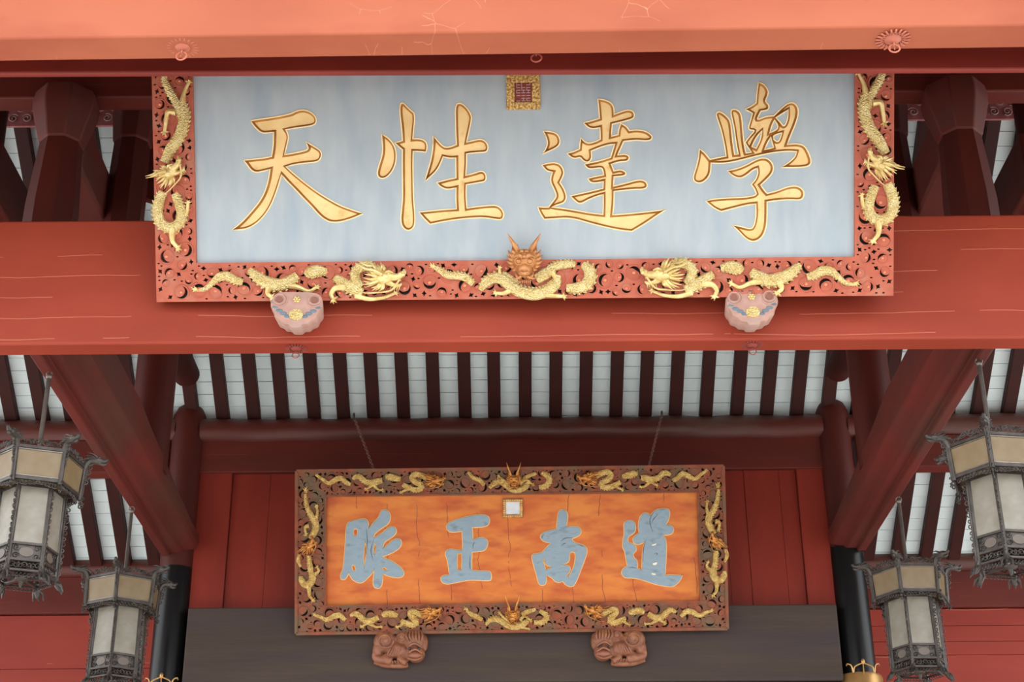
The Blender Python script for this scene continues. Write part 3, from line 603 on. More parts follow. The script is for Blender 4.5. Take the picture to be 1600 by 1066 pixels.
def side_head(b, o, ang, s, up, z, rnd):
    ca, sa = math.cos(ang), math.sin(ang); o = Vector(o)
    def P(x, y, h=0): y *= up; return (o.x+s*(x*ca-y*sa), o.y+s*(x*sa+y*ca), z+s*h)
    def T(q, r, n=7): c = cat([Vector(P(*p)) for p in q], 4); b.tube(c, [s*v for v in lerp_list(r, len(c))], n)
    R = Matrix.Rotation(ang, 3, 'Z')
    b.ball(P(0,0,.35), (.62*s,.46*s,.45*s), 14, 10, R)
    b.ball(P(.35,.12,.5), (.42*s,.26*s,.28*s), 12, 8, R)
    T([(.3,.1,.5),(.75,.1,.5),(1.0,.2,.5),(1.22,.42,.45),(1.2,.62,.4)], [.3,.24,.2,.17,.06], 9)   # upper jaw, curled nose
    b.ball(P(1.2,.28,.6), .15*s, 10, 8); b.ball(P(1.02,.34,.6), .11*s, 8, 6)
    T([(.2,-.25,.4),(.6,-.42,.4),(.95,-.42,.35),(1.1,-.3,.3)], [.24,.15,.12,.05], 8)                 # lower jaw
    for k in range(5): T([(.55+k*.12,-.02,.5),(.57+k*.12,-.18,.45)], [.05,.01], 5)                   # teeth
    for k in range(5): T([(.45+k*.13,-.48,.35),(.38+k*.14,-.78,.3)], [.07,.01], 5)                   # beard
    b.ball(P(.28,.27,.68), .13*s, 10, 8); T([(.0,.32,.6),(.25,.44,.7),(.55,.36,.62)], [.06,.11,.04])  # eye, brow
    b.ball(P(-.18,-.05,.7), (.3*s,.24*s,.16*s), 10, 8, R)
    for hy, hz in ((.42, .35), (.2, .75)): T([(-.15,hy,hz),(-.7,hy+.25,hz+.05),(-1.2,hy+.3,hz+.1),(-1.75,hy+.55,hz)], [.12,.10,.08,.02])
    for k in range(17):
        t = k/16; a = math.radians(95+165*t); l = rnd.uniform(.5, .8)*(.8+.5*math.sin(PI*t)); x0, y0 = .42*math.cos(a), .4*math.sin(a); bd = rnd.uniform(-.25,.25)
        hz = rnd.uniform(.2,.6)
        T([(x0,y0,hz),(x0+l*.5*math.cos(a+bd),y0+l*.5*math.sin(a+bd),hz+.15),(x0+l*math.cos(a-.12+bd*.2)-.15,y0+l*math.sin(a-.12),hz-.05)], [.14,.11,.01], 6)
    T([(1.0,-.02,.6),(.5,-.75,.5),(-.3,-.95,.4),(-1.2,-1.05,.35),(-1.6,-.9,.3)], [.07,.07,.06,.04,.01])  # whisker
def front_head(b, o, s, z, horn=1.6):
    def P(x, y, h=0): return (o[0]+s*x, o[1]+s*y, z+s*h)
    def T(q, r, n=8): c = cat([Vector(P(*p)) for p in q], 4); b.tube(c, [s*v for v in lerp_list(r, len(c))], n)
    b.ball(P(0,.15,.4), (.66*s,.62*s,.6*s), 18, 12); b.ball(P(0,-.35,.65), (.42*s,.45*s,.5*s), 16, 10)
    b.ball(P(0,-.55,.95), (.36*s,.17*s,.28*s), 14, 8)                   # nose
    for sx in (-1, 1):
        b.ball(P(sx*.17,-.5,1.16), .1*s, 8, 6)
        b.ball(P(sx*.3,.1,.92), .16*s, 12, 8); b.torus(P(sx*.3,.1,.94), .19*s, .045*s, (0,0,1), 16, 6)
        T([(sx*.08,.28,1.0),(sx*.3,.42,1.0),(sx*.6,.3,.75)], [.1,.11,.04])
        T([(sx*.2,-.85,.9),(sx*.4,-.7,.8),(sx*.48,-.5,.65)], [.09,.09,.05])
        T([(sx*.3,.6,.5),(sx*.5,.6+.35*(horn-.6),.6),(sx*.7,.6+.65*(horn-.6),.6),(sx*.9,horn,.55)], [.13,.12,.09,.015], 10)      # horns
        T([(sx*.4,.6,.4),(sx*.6,.95,.4),(sx*.66,1.25,.35)], [.1,.07,.01])
        T([(sx*.15,-.72,1.05),(sx*.5,-.85,.95),(sx*.75,-.7,.7)], [.06,.05,.01])
        for k, (a, l) in enumerate(((62,.5),(44,.55),(28,.6),(12,.55),(-5,.5),(-22,.42),(-40,.36),(-56,.3))):
            a = math.radians(a); x0, y0 = .5*math.cos(a), .1+.5*math.sin(a)
            T([(sx*x0,y0,.35),(sx*(x0+l*.5*math.cos(a-.15)),y0+l*.5*math.sin(a-.15),.45),(sx*(x0+l*math.cos(a+.22)),y0+l*math.sin(a+.22),.3)], [.16,.12,.01])
    b.ball(P(0,.35,1.05), .13*s, 10, 8); b.ball(P(-.12,.62,.75), .15*s, 8, 6); b.ball(P(.12,.62,.75), .15*s, 8, 6)
    for k in range(7): T([(-.3+k*.1,-.92,.75),(-.33+k*.11,-1.12,.65)], [.06,.01], 5)
    for k in range(6): T([(-.22+k*.09,-.68,1.05),(-.22+k*.09,-.8,1.0)], [.035,.01], 4)

def dragon(root, loc, mscale, spec, z, sc, m_body, m_plain, m_head, mirror=None, seed=3, name='dragon'):
    """spec in picture pixels on the plaque plane; mirror = local x to mirror about"""
    rnd = random.Random(seed)
    def F(p):
        v = loc(p[0], p[1])
        return Vector((2*mirror-v.x, v.y)) if mirror is not None else v
    fl = -1 if mirror is not None else 1
    d = empty(name); d.parent = root
    b = MB()
    for pts, rad, sp in spec['body']: body(b, [F(p) for p in pts], [r*sc for r in rad], z, spikes=(sp*fl if sp else None))
    b.build('scaled_body', m_body, d, fix=False)
    if spec.get('legs'):
        for pts, r in spec['legs']:
            b = MB(); leg(b, [F(p) for p in pts], r*sc, z+.3*r*sc); b.build('leg', m_plain, d, fix=False)
    if spec.get('tail'):
        b = MB()
        for p, ang, L in spec['tail']:
            v = F(p); a = math.radians(ang); a = PI-a if fl < 0 else a
            tuft(b, v, a, L*sc*1.15, 2.1*sc*(L/9)**.5, z)
        b.build('tail_tuft', m_plain, d, fix=False)
    if spec.get('head'):
        p, q, s, up = spec['head']; v, w2 = F(p), F(q); b = MB()
        side_head(b, v, math.atan2((w2-v).y, (w2-v).x), s*sc, up*fl, z+.006, rnd); b.build('head', m_head, d, fix=False)
    if spec.get('face'):
        p, s = spec['face'][:2]; b = MB(); front_head(b, F(p), s*sc, z+.006, *spec['face'][2:]); b.build('head', m_head, d, fix=False)
    return d

# ---------------------------------------------------------------- upper plaque (blue board, sunk gold characters)
UM = plaque_matrix(.0553, 7.30, 3.8328, .5104, -.0413, -.0190+.0012)
up = tag(empty('name_plaque', mat4=UM), 'large pale blue plaque with four sunk gold characters in a coral red dragon frame', 'plaque')
bpy.context.view_layer.update()
lu = localizer(UM)
BL, BR = lu(246,472), lu(1395,465); IBL, IBR = lu(307,410), lu(1334,402); ITL, ITR = lu(303,123), lu(1335,110)
Yt = 1.56; rail_w = IBL.y-BL.y
XL, XR = BL.x, BR.x; xl, xr = (IBL.x+ITL.x)/2, (IBR.x+ITR.x)/2
frame_rails(up, (XL, XR), BL.y, Yt, (xl, xr), (IBL.y+IBR.y)/2, Yt-rail_w, M['fret'], M['fret_back'], .018, .03, .038, 1)
loops = {k: char_loops(v, lu) for k, v in CH_UP.items()}
rect = [Vector(p) for p in ((xl-.02, IBL.y-.02), (xr+.02, IBL.y-.02), (xr+.02, Yt-rail_w+.02), (xl-.02, Yt-rail_w+.02))]
allh = [lp for ls in loops.values() for lp in ls]
fill2d([rect]+allh, -.012, 'panel', M['blue'], up, .010)
b = MB(); b.box(XL+.01, XR-.01, BL.y+.01, Yt-.01, -.09, -.045); b.build('back_board', M['red_dark'], up)
for k, ls in loops.items():
    ch = empty('character'); ch.parent = up
    fill2d(ls, -.016, 'gold_face', M['gold_face'], ch, .001)
    wl = MB(); rm = MB()
    for lp in ls:
        lp = resample(lp, .02); i2 = inset(lp, .0125); n = len(lp)
        wl.add([(p.x,p.y,-.001) for p in lp]+[(p.x,p.y,-.0148) for p in i2], [(i, (i+1)%n, (i+1)%n+n, i+n) for i in range(n)])
        rm.tube([(p.x,p.y,-.001) for p in lp+[lp[0], lp[1]]], .0034, 6, up=(0,0,1))
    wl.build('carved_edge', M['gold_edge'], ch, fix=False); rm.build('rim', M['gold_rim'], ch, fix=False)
# seal at the top
sa, sb = lu(792,172), lu(844,172); sw = (sb.x-sa.x)/2; cx = (sa.x+sb.x)/2; sy = sa.y
b = MB()
for x0, x1, y0, y1 in ((-sw,sw,0,.09*sw/.09*.45), (-sw,sw,sw*1.62,sw*2.1), (-sw,-sw*.52,sw*.45,sw*1.62), (sw*.52,sw,sw*.45,sw*1.62)): b.box(cx+x0, cx+x1, sy+y0 if y0 else sy, sy+(y1 if y0 else sw*.45), 0, .012)
sf = b.build('seal_frame', M['seal_gold'], up, bevel=.003)
b = MB(); b.box(cx-sw*.53, cx+sw*.53, sy+sw*.44, sy+sw*1.63, 0, .005); sg = b.build('seal_ground', M['seal_red'], up)
b = MB(); rnd = random.Random(5)
for i in range(3):
    x = cx-sw*.42+i*sw*.3
    for j in range(7):
        y = sy+sw*.5+j*sw*.16
        if rnd.random() < .75: b.box(x, x+sw*.24, y, y+sw*.05, .005, .009)
        if rnd.random() < .7: xx = x+rnd.choice((0, .1, .2))*sw; b.box(xx, xx+sw*.045, y, y+sw*.16, .005, .009)
b.build('seal_script', M['seal_mark'], sg)
# dragons on the frame
SU = 8.2/2456*1.06
mx_u = (xl+xr)/2
spec_side = dict(body=[([(259,118),(260,128),(267,143),(276,158),(283,176),(288,196)], [4,5,6,6,6,4], -1),
                       ([(287,160),(290,178),(288,196),(281,216),(268,234),(259,254)], [5,8,8.5,8.5,8,7], 1),
                       ([(257,300),(250,318),(249,336),(255,350),(268,356),(281,350),(286,336),(281,318),(275,303)], [7,8,8,8,8.5,8,8,7,6], -1)],
                 legs=[([(287,160),(290,146),(297,130)], 3.2), ([(277,176),(265,176),(262,190),(260,206)], 3.6), ([(285,344),(294,332),(296,318)], 3.2), ([(272,356),(272,376),(280,387)], 4)],
                 head=((270,270), (284,259), 19, 1))
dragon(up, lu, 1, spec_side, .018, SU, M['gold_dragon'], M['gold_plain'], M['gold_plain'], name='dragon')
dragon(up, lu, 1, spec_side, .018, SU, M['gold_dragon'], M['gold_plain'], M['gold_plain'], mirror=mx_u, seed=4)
spec_bot = dict(body=[([(306,454),(322,451),(334,441),(345,432),(357,431),(368,437),(381,441)], [2,3.2,4.5,6,6.5,6.5,5], -1),
                      ([(391,421),(398,428),(410,437),(424,443),(440,445),(453,440),(466,430)], [4,7,9,9.5,9.5,9,6], -1),
                      ([(480,431),(487,425),(498,423),(512,425)], [6,8.5,8.5,5], -1),
                      ([(524,433),(534,440),(545,447),(556,452),(568,457)], [5,8,9,9,6], -1),
                      ([(566,448),(559,440),(556,428),(563,419),(577,416),(590,422)], [6,7.5,7.5,7.5,7.5,6], 1)],
                legs=[([(424,448),(420,458),(426,464)], 4), ([(452,446),(468,449),(484,455),(496,449)], 3.4), ([(542,448),(526,450),(519,459),(522,467)], 4), ([(556,462),(578,467),(600,465),(618,458)], 3)],
                tail=[((310,452), 180, 9)], head=((603,434), (619,435), 23, 1))
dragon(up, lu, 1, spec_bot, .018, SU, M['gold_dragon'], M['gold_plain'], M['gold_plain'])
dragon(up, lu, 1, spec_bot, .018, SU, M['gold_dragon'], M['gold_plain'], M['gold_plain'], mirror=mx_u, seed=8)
spec_mid = dict(body=[([(676,416),(687,422),(700,430),(716,431),(730,435),(740,444)], [2,4.5,5.5,6,6,5], 1),
                      ([(751,453),(758,443),(770,435),(784,436),(798,446),(812,455),(834,460),(854,455),(868,444),(872,430)], [4,7,8,8.5,9,9,9,8.5,8,5], 1),
                      ([(786,425),(800,436),(812,442)], [3,5,4], None), ([(838,436),(852,428),(866,420)], [8,9,6], None),
                      ([(856,421),(868,416),(884,413),(899,413)], [5,6.5,6.5,5], 1),
                      ([(910,413),(919,420),(922,432),(916,444),(902,450),(885,450)], [5,8.5,9,9,8.5,6], 1)],
                legs=[([(796,440),(783,432),(781,420)], 3), ([(800,452),(788,458),(776,458)], 3.4), ([(852,460),(866,462),(880,463)], 3.4), ([(862,424),(868,436),(866,450)], 3.2)],
                tail=[((680,418), 150, 9)], face=((820,411), 27))
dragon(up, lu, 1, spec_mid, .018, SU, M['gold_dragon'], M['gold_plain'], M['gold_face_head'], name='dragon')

# ---------------------------------------------------------------- lower plaque (orange board, raised blue characters)
LM = plaque_matrix(-.0165, 11.0, 3.1023, .3537, -.0061, .0012+.0012)
lp_ = tag(empty('name_plaque', mat4=LM), 'smaller orange plaque with four grey blue characters in a brown red dragon frame', 'plaque')
ll = localizer(LM)
a_, b_, c_, d_ = ll(463,989), ll(1135,983), ll(465,736), ll(1130,729)
XL, XR, Yb, Yt = (a_.x+c_.x)/2, (b_.x+d_.x)/2, (a_.y+b_.y)/2, (c_.y+d_.y)/2
a_, b_, c_, d_ = ll(510,946), ll(1093,941), ll(509,774), ll(1091,770)
xl, xr, yb, yt = (a_.x+c_.x)/2, (b_.x+d_.x)/2, (a_.y+b_.y)/2, (c_.y+d_.y)/2
frame_rails(lp_, (XL, XR), Yb, Yt, (xl, xr), yb, yt, M['fret_low'], M['fret_back_low'], .03, .03, .036, 2)
b = MB(); b.box(xl-.02, xr+.02, yb-.02, yt+.02, -.03, 0); b.build('panel', M['orange'], lp_)
b = MB(); b.box(XL+.01, XR-.01, Yb+.01, Yt-.01, -.07, -.032); b.build('back_board', M['red_dark'], lp_)
b = MB()
for q in (((xl,yb),(xr,yb)), ((xl,yt),(xr,yt)), ((xl,yb),(xl,yt)), ((xr,yb),(xr,yt))): b.bar((*q[0],.03), (*q[1],.03), .012, .012)
b.build('inner_bead', M['fret_low'], lp_)
b = MB()
for q in (((XL,Yb),(XR,Yb)), ((XL,Yt),(XR,Yt)), ((XL,Yb),(XL,Yt)), ((XR,Yb),(XR,Yt))): b.bar((*q[0],.0), (*q[1],.0), .022, .075)
b.build('outer_edge', M['fret_low'], lp_)
acc = {'vein': [], 'upright': [], 'south': [], 'way': ["580,548 612,535 640,526 628,545 600,552", "590,742 615,730 645,724 638,748 612,756", "575,842 608,838 635,852 605,858"]}
ink = {'vein': ["350,370 362,500 350,640", "430,480 400,600 420,700"], 'upright': ["440,470 428,500 425,540", "398,600 394,690 398,735"],
       'south': ["1270,468 1310,438 1380,433", "1270,515 1300,490 1318,488", "1110,400 1090,425 1085,440", "1430,500 1470,512 1490,518"],
       'way': ["610,200 572,270 575,340 600,410", "650,228 610,270 590,310", "520,505 500,600 495,720", "340,782 390,778 430,788", "610,640 632,628 648,640 630,650"]}
for k, v in CH_LO.items():
    ls = char_loops(v, ll); ch = empty('character'); ch.parent = lp_
    fill2d(ls, .006, 'painted_strokes', M['char_blue'], ch, .004, .004)
    rm = MB()
    for lp in ls:
        lp = resample(lp, .02); rm.tube([(p.x,p.y,.003) for p in lp+[lp[0], lp[1]]], .0062, 6, up=(0,0,1))
    rm.build('outline', M['char_rim'], ch, fix=False)
    (ox, oy), sc = v[0], v[1]
    if acc[k]: fill2d([[ll(ox+p[0]/sc, oy+p[1]/sc) for p in smooth_outline(parse(s), 1)] for s in acc[k]], .0155, 'cream_gap', M['cream'], ch, .001)
    if ink[k]:
        b = MB()
        for s in ink[k]:
            q = cat([ll(ox+p[0]/sc, oy+p[1]/sc) for p in parse(s)], 5); b.tube([(p.x,p.y,.0135) for p in q], lerp_list([.0012,.0032,.0012], len(q)), 5)
        b.build('brush_line', M['ink'], ch)
sa, sb, st = ll(786,809), ll(817,809), ll(786,780); sw = (sb.x-sa.x)/2; cx = (sa.x+sb.x)/2; h = st.y-sa.y
b = MB(); q = .2*sw*2
b.box(cx-sw, cx+sw, sa.y, sa.y+q*.75, 0, .016); b.box(cx-sw, cx+sw, sa.y+h-q*.75, sa.y+h, 0, .016); b.box(cx-sw, cx-sw+q*.75, sa.y, sa.y+h, 0, .016); b.box(cx+sw-q*.75, cx+sw, sa.y, sa.y+h, 0, .016)
b.build('seal_frame', M['gold_dark'], lp_, bevel=.003)
b = MB(); rnd = random.Random(9)
for i in range(9):
    t = -1+2*i/8
    for px_, py_ in ((cx+t*sw*.88, sa.y+q*.35), (cx+t*sw*.88, sa.y+h-q*.35), (cx-sw+q*.35, sa.y+h/2+t*h*.42), (cx+sw-q*.35, sa.y+h/2+t*h*.42)): b.ball((px_,py_,.017), .007, 8, 6)
b.build('seal_beads', M['gold_plain'], lp_)
b = MB(); b.box(cx-sw*.72, cx+sw*.72, sa.y+q*.7, sa.y+h-q*.7, 0, .008); b.build('seal_face', M['seal_white'], lp_)
SL = 11.4/2456*1.0
mx_l = (xl+xr)/2
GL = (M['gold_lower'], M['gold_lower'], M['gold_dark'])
s_top = dict(body=[([(496,743),(504,748),(515,755),(526,749),(534,747),(542,754),(549,757)], [2,2.6,3.4,4,4,3.6,3], -1),
                   ([(552,749),(557,745),(563,745),(571,752),(581,754),(590,752),(598,751)], [2.5,3.6,4,4.4,4.8,5,4], -1),
                   ([(603,745),(609,745),(618,747),(627,749)], [3.4,5,5,3.4], -1),
                   ([(630,757),(637,761),(648,765),(657,764),(659,758),(650,754),(644,747),(649,741),(660,743),(668,748)], [3.5,4.2,4.4,4.4,4.4,4.4,4.2,4.2,4.2,4], -1)],
             legs=[([(590,755),(582,759),(574,764)], 2.4), ([(584,758),(592,765),(598,766)], 2), ([(640,762),(634,766),(628,769)], 2.2)],
             tail=[((498,744), 150, 5)], head=((681,751), (697,751), 12.5, 1))
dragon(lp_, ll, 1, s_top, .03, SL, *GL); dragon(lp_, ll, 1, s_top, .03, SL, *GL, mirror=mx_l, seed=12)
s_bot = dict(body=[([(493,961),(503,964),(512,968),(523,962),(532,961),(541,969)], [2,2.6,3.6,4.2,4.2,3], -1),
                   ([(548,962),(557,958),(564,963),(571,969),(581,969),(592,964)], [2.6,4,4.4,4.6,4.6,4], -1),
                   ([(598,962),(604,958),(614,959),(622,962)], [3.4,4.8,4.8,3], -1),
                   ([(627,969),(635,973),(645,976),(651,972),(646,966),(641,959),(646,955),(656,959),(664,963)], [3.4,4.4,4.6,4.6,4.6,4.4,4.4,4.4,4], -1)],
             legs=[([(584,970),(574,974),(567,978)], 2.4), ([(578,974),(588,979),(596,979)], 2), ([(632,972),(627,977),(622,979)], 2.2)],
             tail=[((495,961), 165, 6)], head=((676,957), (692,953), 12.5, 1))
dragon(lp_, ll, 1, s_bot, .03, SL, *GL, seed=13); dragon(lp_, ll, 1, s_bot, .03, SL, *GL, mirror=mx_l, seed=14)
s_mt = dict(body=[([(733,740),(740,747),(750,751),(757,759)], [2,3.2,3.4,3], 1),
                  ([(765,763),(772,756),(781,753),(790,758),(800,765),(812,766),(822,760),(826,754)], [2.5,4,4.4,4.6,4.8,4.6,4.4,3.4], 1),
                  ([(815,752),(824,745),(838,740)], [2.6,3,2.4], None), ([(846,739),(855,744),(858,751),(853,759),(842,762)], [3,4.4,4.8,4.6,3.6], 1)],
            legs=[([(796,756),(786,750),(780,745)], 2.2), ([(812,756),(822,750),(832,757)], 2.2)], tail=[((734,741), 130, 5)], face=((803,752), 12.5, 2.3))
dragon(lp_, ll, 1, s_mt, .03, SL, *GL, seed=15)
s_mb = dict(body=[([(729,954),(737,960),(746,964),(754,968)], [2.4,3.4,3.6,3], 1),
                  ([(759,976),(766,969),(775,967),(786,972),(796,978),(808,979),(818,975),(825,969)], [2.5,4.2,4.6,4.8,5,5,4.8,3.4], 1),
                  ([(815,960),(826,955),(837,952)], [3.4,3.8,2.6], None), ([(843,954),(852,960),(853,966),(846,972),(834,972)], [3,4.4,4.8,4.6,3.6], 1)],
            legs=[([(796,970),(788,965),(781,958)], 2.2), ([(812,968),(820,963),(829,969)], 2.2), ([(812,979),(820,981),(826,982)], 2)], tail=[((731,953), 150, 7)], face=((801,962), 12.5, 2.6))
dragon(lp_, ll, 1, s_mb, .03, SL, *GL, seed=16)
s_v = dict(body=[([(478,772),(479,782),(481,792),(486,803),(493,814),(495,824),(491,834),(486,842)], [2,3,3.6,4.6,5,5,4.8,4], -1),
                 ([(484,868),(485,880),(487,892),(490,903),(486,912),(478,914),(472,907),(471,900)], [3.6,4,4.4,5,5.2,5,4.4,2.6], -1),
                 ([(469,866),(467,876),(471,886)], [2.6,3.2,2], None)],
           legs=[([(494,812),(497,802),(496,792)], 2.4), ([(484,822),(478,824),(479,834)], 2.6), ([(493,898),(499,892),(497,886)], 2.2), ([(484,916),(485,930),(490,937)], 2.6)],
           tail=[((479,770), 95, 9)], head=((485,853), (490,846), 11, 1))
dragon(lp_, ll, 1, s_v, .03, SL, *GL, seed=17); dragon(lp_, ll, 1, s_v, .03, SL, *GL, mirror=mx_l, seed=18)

# ---------------------------------------------------------------- chains that hold the lower plaque
def chain(a, b2, label):
    a, b2 = Vector(a), Vector(b2); c = tag(empty('chain', a), label, 'chain', 'chains of the orange plaque'); L = (b2-a).length; n = int(L/.03); d = (b2-a).normalized(); x = d.orthogonal().normalized(); y = d.cross(x)
    proto = {}
    for i in range(n+1):
        ax = x if i % 2 else y; o2 = y if i % 2 else x
        if (i % 2) not in proto:
            m = MB(); pts = [d*(.02*math.cos(t)) + o2*(.0095*math.sin(t)) for t in [2*PI*k/14 for k in range(15)]]
            m.tube(pts, .0026, 6, up=ax); o = m.build('link', M['chain'], c, fix=False); proto[i % 2] = o
        else: o = share(proto[i % 2], 'link', c)
        o.location = d*(i*L/n)
    b = MB(); b.torus((0,0,.0), .03, .006, (1,0,0)); b.build('hook_ring', M['iron'], c)
chain(at_y(553, 652, 11.06), at_y(583, 731, 10.66), 'thin rusty chain from the purlin to the orange plaque, the left one')
chain(at_y(1034, 649, 11.06), at_y(1014, 727, 10.66), 'thin rusty chain from the purlin to the orange plaque, the right one')

# ---------------------------------------------------------------- scalloped polychrome brackets under the blue plaque
def cloud_bracket(px, py, sgn, label):
    p = at_y(px, py, 7.43); c = tag(empty('cloud_bracket', (p.x, 7.43, p.z)), label, 'bracket', 'polychrome brackets under the blue plaque')
    K = .00325
    prof = [(-24,-26),(24,-26),(34,-22),(41,-12),(41,0),(36,10),(33,20),(25,25),(20,31),(11,33),(7,38),(-7,38),(-11,33),(-20,31),(-25,25),(-33,20),(-36,10),(-41,0),(-41,-12),(-34,-22)]
    q = cat([(x*K, -y*K) for x, y in prof], 4, True); nf = len(q)
    f = .195
    # front face sits forward and a little lower; back outline flush on the beam
    vs = [(v.x*.96, -f, v.y*.97-.02) for v in q] + [(v.x*1.0, -f+.012, v.y-.02) for v in q] + [(v.x*.94, .0, v.y*.74+.004) for v in q]
    fs = [tuple(range(nf)), tuple(3*nf-1-i for i in range(nf))]
    for r in (0, 1): fs += [(r*nf+i, (r+1)*nf+i, (r+1)*nf+(i+1)%nf, r*nf+(i+1)%nf) for i in range(nf)]
    b = MB(); b.add(vs, fs); o = b.build('block', M['stone'], c, sharp=40)
    def disc(x, y, r, h, m, name, seg=20):
        b = MB(); b.tube([(x*K, -f+.01, -y*K-.02), (x*K, -f-h, -y*K-.02)], [r*K, r*K*.92], seg); return b.build(name, m, c)
    for sx in (-1, 1):
        disc(sx*28, -12, 6.0, .004, M['plug'], 'plug')
        b = MB(); b.torus((sx*28*K, -f-.002, 12*K-.02), 9*K, .0055, (0,1,0)); b.torus((sx*27*K, -f-.001, 11*K-.02), 12*K, .004, (0,1,0), a0=-.4, a1=3.4); b.build('eye_ring', M['stone'], c)
        for dx, dy, rx, ry in ((34,2,5,2.4),(27,8,6,3.2),(20,13,6,3.4),(14,18,5,3),(36,-6,2.4,5)):
            b = MB(); b.ball((sx*dx*K, -f-.000, -dy*K-.02), (rx*K, .003, ry*K), 12, 6); b.build('slate_scroll', M['slate'], c)
    b = MB()
    for k in range(6): a = k*PI/3; b.ball((4.0*K*math.cos(a), -f-.003, 12*K-.02+4.0*K*math.sin(a)), 2.3*K, 8, 6)
    b.ball((0, -f-.006, 12*K-.02), 2.2*K, 8, 6); b.build('flower', M['gold_plain'], c)
    tg = cat([(-9,22),(-11,14),(-7,8),(0,6),(7,8),(11,14),(9,22),(0,25)], 4, True)
    b = MB(); b.prism([(v.x*K, -f-.006, -v.y*K-.02) for v in tg], (0,.01,0)); b.build('gold_tongue', M['gold_dragon'], c)
    c.rotation_euler.z = sgn
cloud_bracket(468, 500, .05, 'faded scalloped bracket with gold tongue under the blue plaque, left of the two')
cloud_bracket(1170, 496, -.05, 'faded scalloped bracket with gold tongue under the blue plaque, right of the two')

# ---------------------------------------------------------------- carved lion brackets under the orange plaque
def lion(px, py, mir, label):
    p = at_y(px, py, 11.06); c = tag(empty('lion_bracket', (p.x, 11.06, p.z)), label, 'bracket', 'carved lions under the orange plaque')
    K = .0046; b = MB()
    def E(x, y, rx, ry, rz, h=6, rot=0):
        b.ball((mir*x*K, -h*K-.02, -y*K), (rx*K, rz*K, ry*K), 18, 12, Matrix.Rotation(math.radians(rot)*mir, 3, 'Y'))
    def T(pts, r, n=10): q = cat([Vector((mir*x*K, -h*K-.02, -y*K)) for x, y, h in pts], 4); b.tube(q, [v*K for v in lerp_list(r, len(q))], n)
    E(-22,-8, 19,18,16, 6); E(-33,6, 9,14,12, 6); E(-2,6, 22,13,14, 6, 10)          # haunch, rump, chest
    E(24,-8, 17,18,15, 8); E(26,12, 14,14,15, 9)                                      # mane, head
    E(26,18, 13,8,14, 14); E(4,-13, 10,10,11, 10)                                     # muzzle, ball
    E(38,-6, 6,14,8, 5); E(-20,-26, 12,5,10, 3); E(24,-25, 12,5,10, 3)                # ear locks, pads that carry the plaque
    T([(-34,8,10),(-36,18,12),(-26,22,14),(-12,26,14)], [7,6,6,4.5]); T([(-12,14,10),(-22,20,14),(-10,24,16)], [7,6,5])
    T([(8,14,10),(2,22,14),(12,28,16)], [7,6,5]); T([(-38,22,6),(-20,28,6),(4,29,6),(14,28,6)], [5,5,5,4])
    me = bpy.data.meshes.new('tmp'); me.from_pydata(b.v, [], b.f); ob = bpy.data.objects.new('tmp', me); COL.objects.link(ob)
    md = ob.modifiers.new('r', 'REMESH'); md.mode = 'VOXEL'; md.voxel_size = .0075; md.use_smooth_shade = True
    bpy.context.view_layer.update(); dg = bpy.context.evaluated_depsgraph_get(); me2 = bpy.data.meshes.new_from_object(ob.evaluated_get(dg)); bpy.data.objects.remove(ob)
    me2.name = 'carved_body'; me2.materials.clear(); me2.materials.append(M['lion']); o = bpy.data.objects.new('carved_body', me2); COL.objects.link(o); o.parent = c
    b = MB()
    def T2(pts, r): q = cat([Vector((mir*x*K, -h*K-.02, -y*K)) for x, y, h in pts], 4); b.tube(q, [v*K for v in lerp_list(r, len(q))], 6)
    sp = lambda cx, cy, R, h, t: [(cx+R*(1-j/20*.8)*math.cos(j*.55), cy+R*(1-j/20*.8)*math.sin(j*.55), h) for j in range(t)]
    T2(sp(-21,-6,13,21,20), [1.6,1.5,1.2]); T2(sp(4,-13,7,20,12), [1.3,1,.8])
    for k in range(5): T2([(-12+k*4,0,17-k*.3),(-14+k*4,8,19),(-18+k*4,15,17)], [1.3,1.5,1])
    for k in range(6): T2([(12+k*4.5,-20,19),(11+k*5,-12,23),(15+k*4,-5,22)], [1.8,2,1.2])
    T2([(14,5,22),(24,0,26),(36,6,22)], [1.8,2.2,1.5]); T2([(16,14,26),(26,10,29),(36,15,26)], [1.5,2,1.3]); T2([(14,22,24),(26,26,27),(36,21,24)], [1.6,1.6,1.2])
    for k in range(4): T2([(-10+k*4,25,18),(-8+k*4,29,19)], [1.8,1.4])
    b.build('carved_curls', M['lion'], c)
    for ex_ in (17, 31):
        b = MB(); b.ball((mir*ex_*K, -25*K-.02, -8*K), 2.6*K, 10, 8); b.build('eye', M['iron'], c)
    # smaller overall on the picture's size
    c.scale = (1, 1, 1)
lion(625, 1014, 1, 'carved tawny wooden lion with its head at right, left bracket under the orange plaque')
lion(967, 1011, -1, 'carved tawny wooden lion with its head at left, right bracket under the orange plaque')

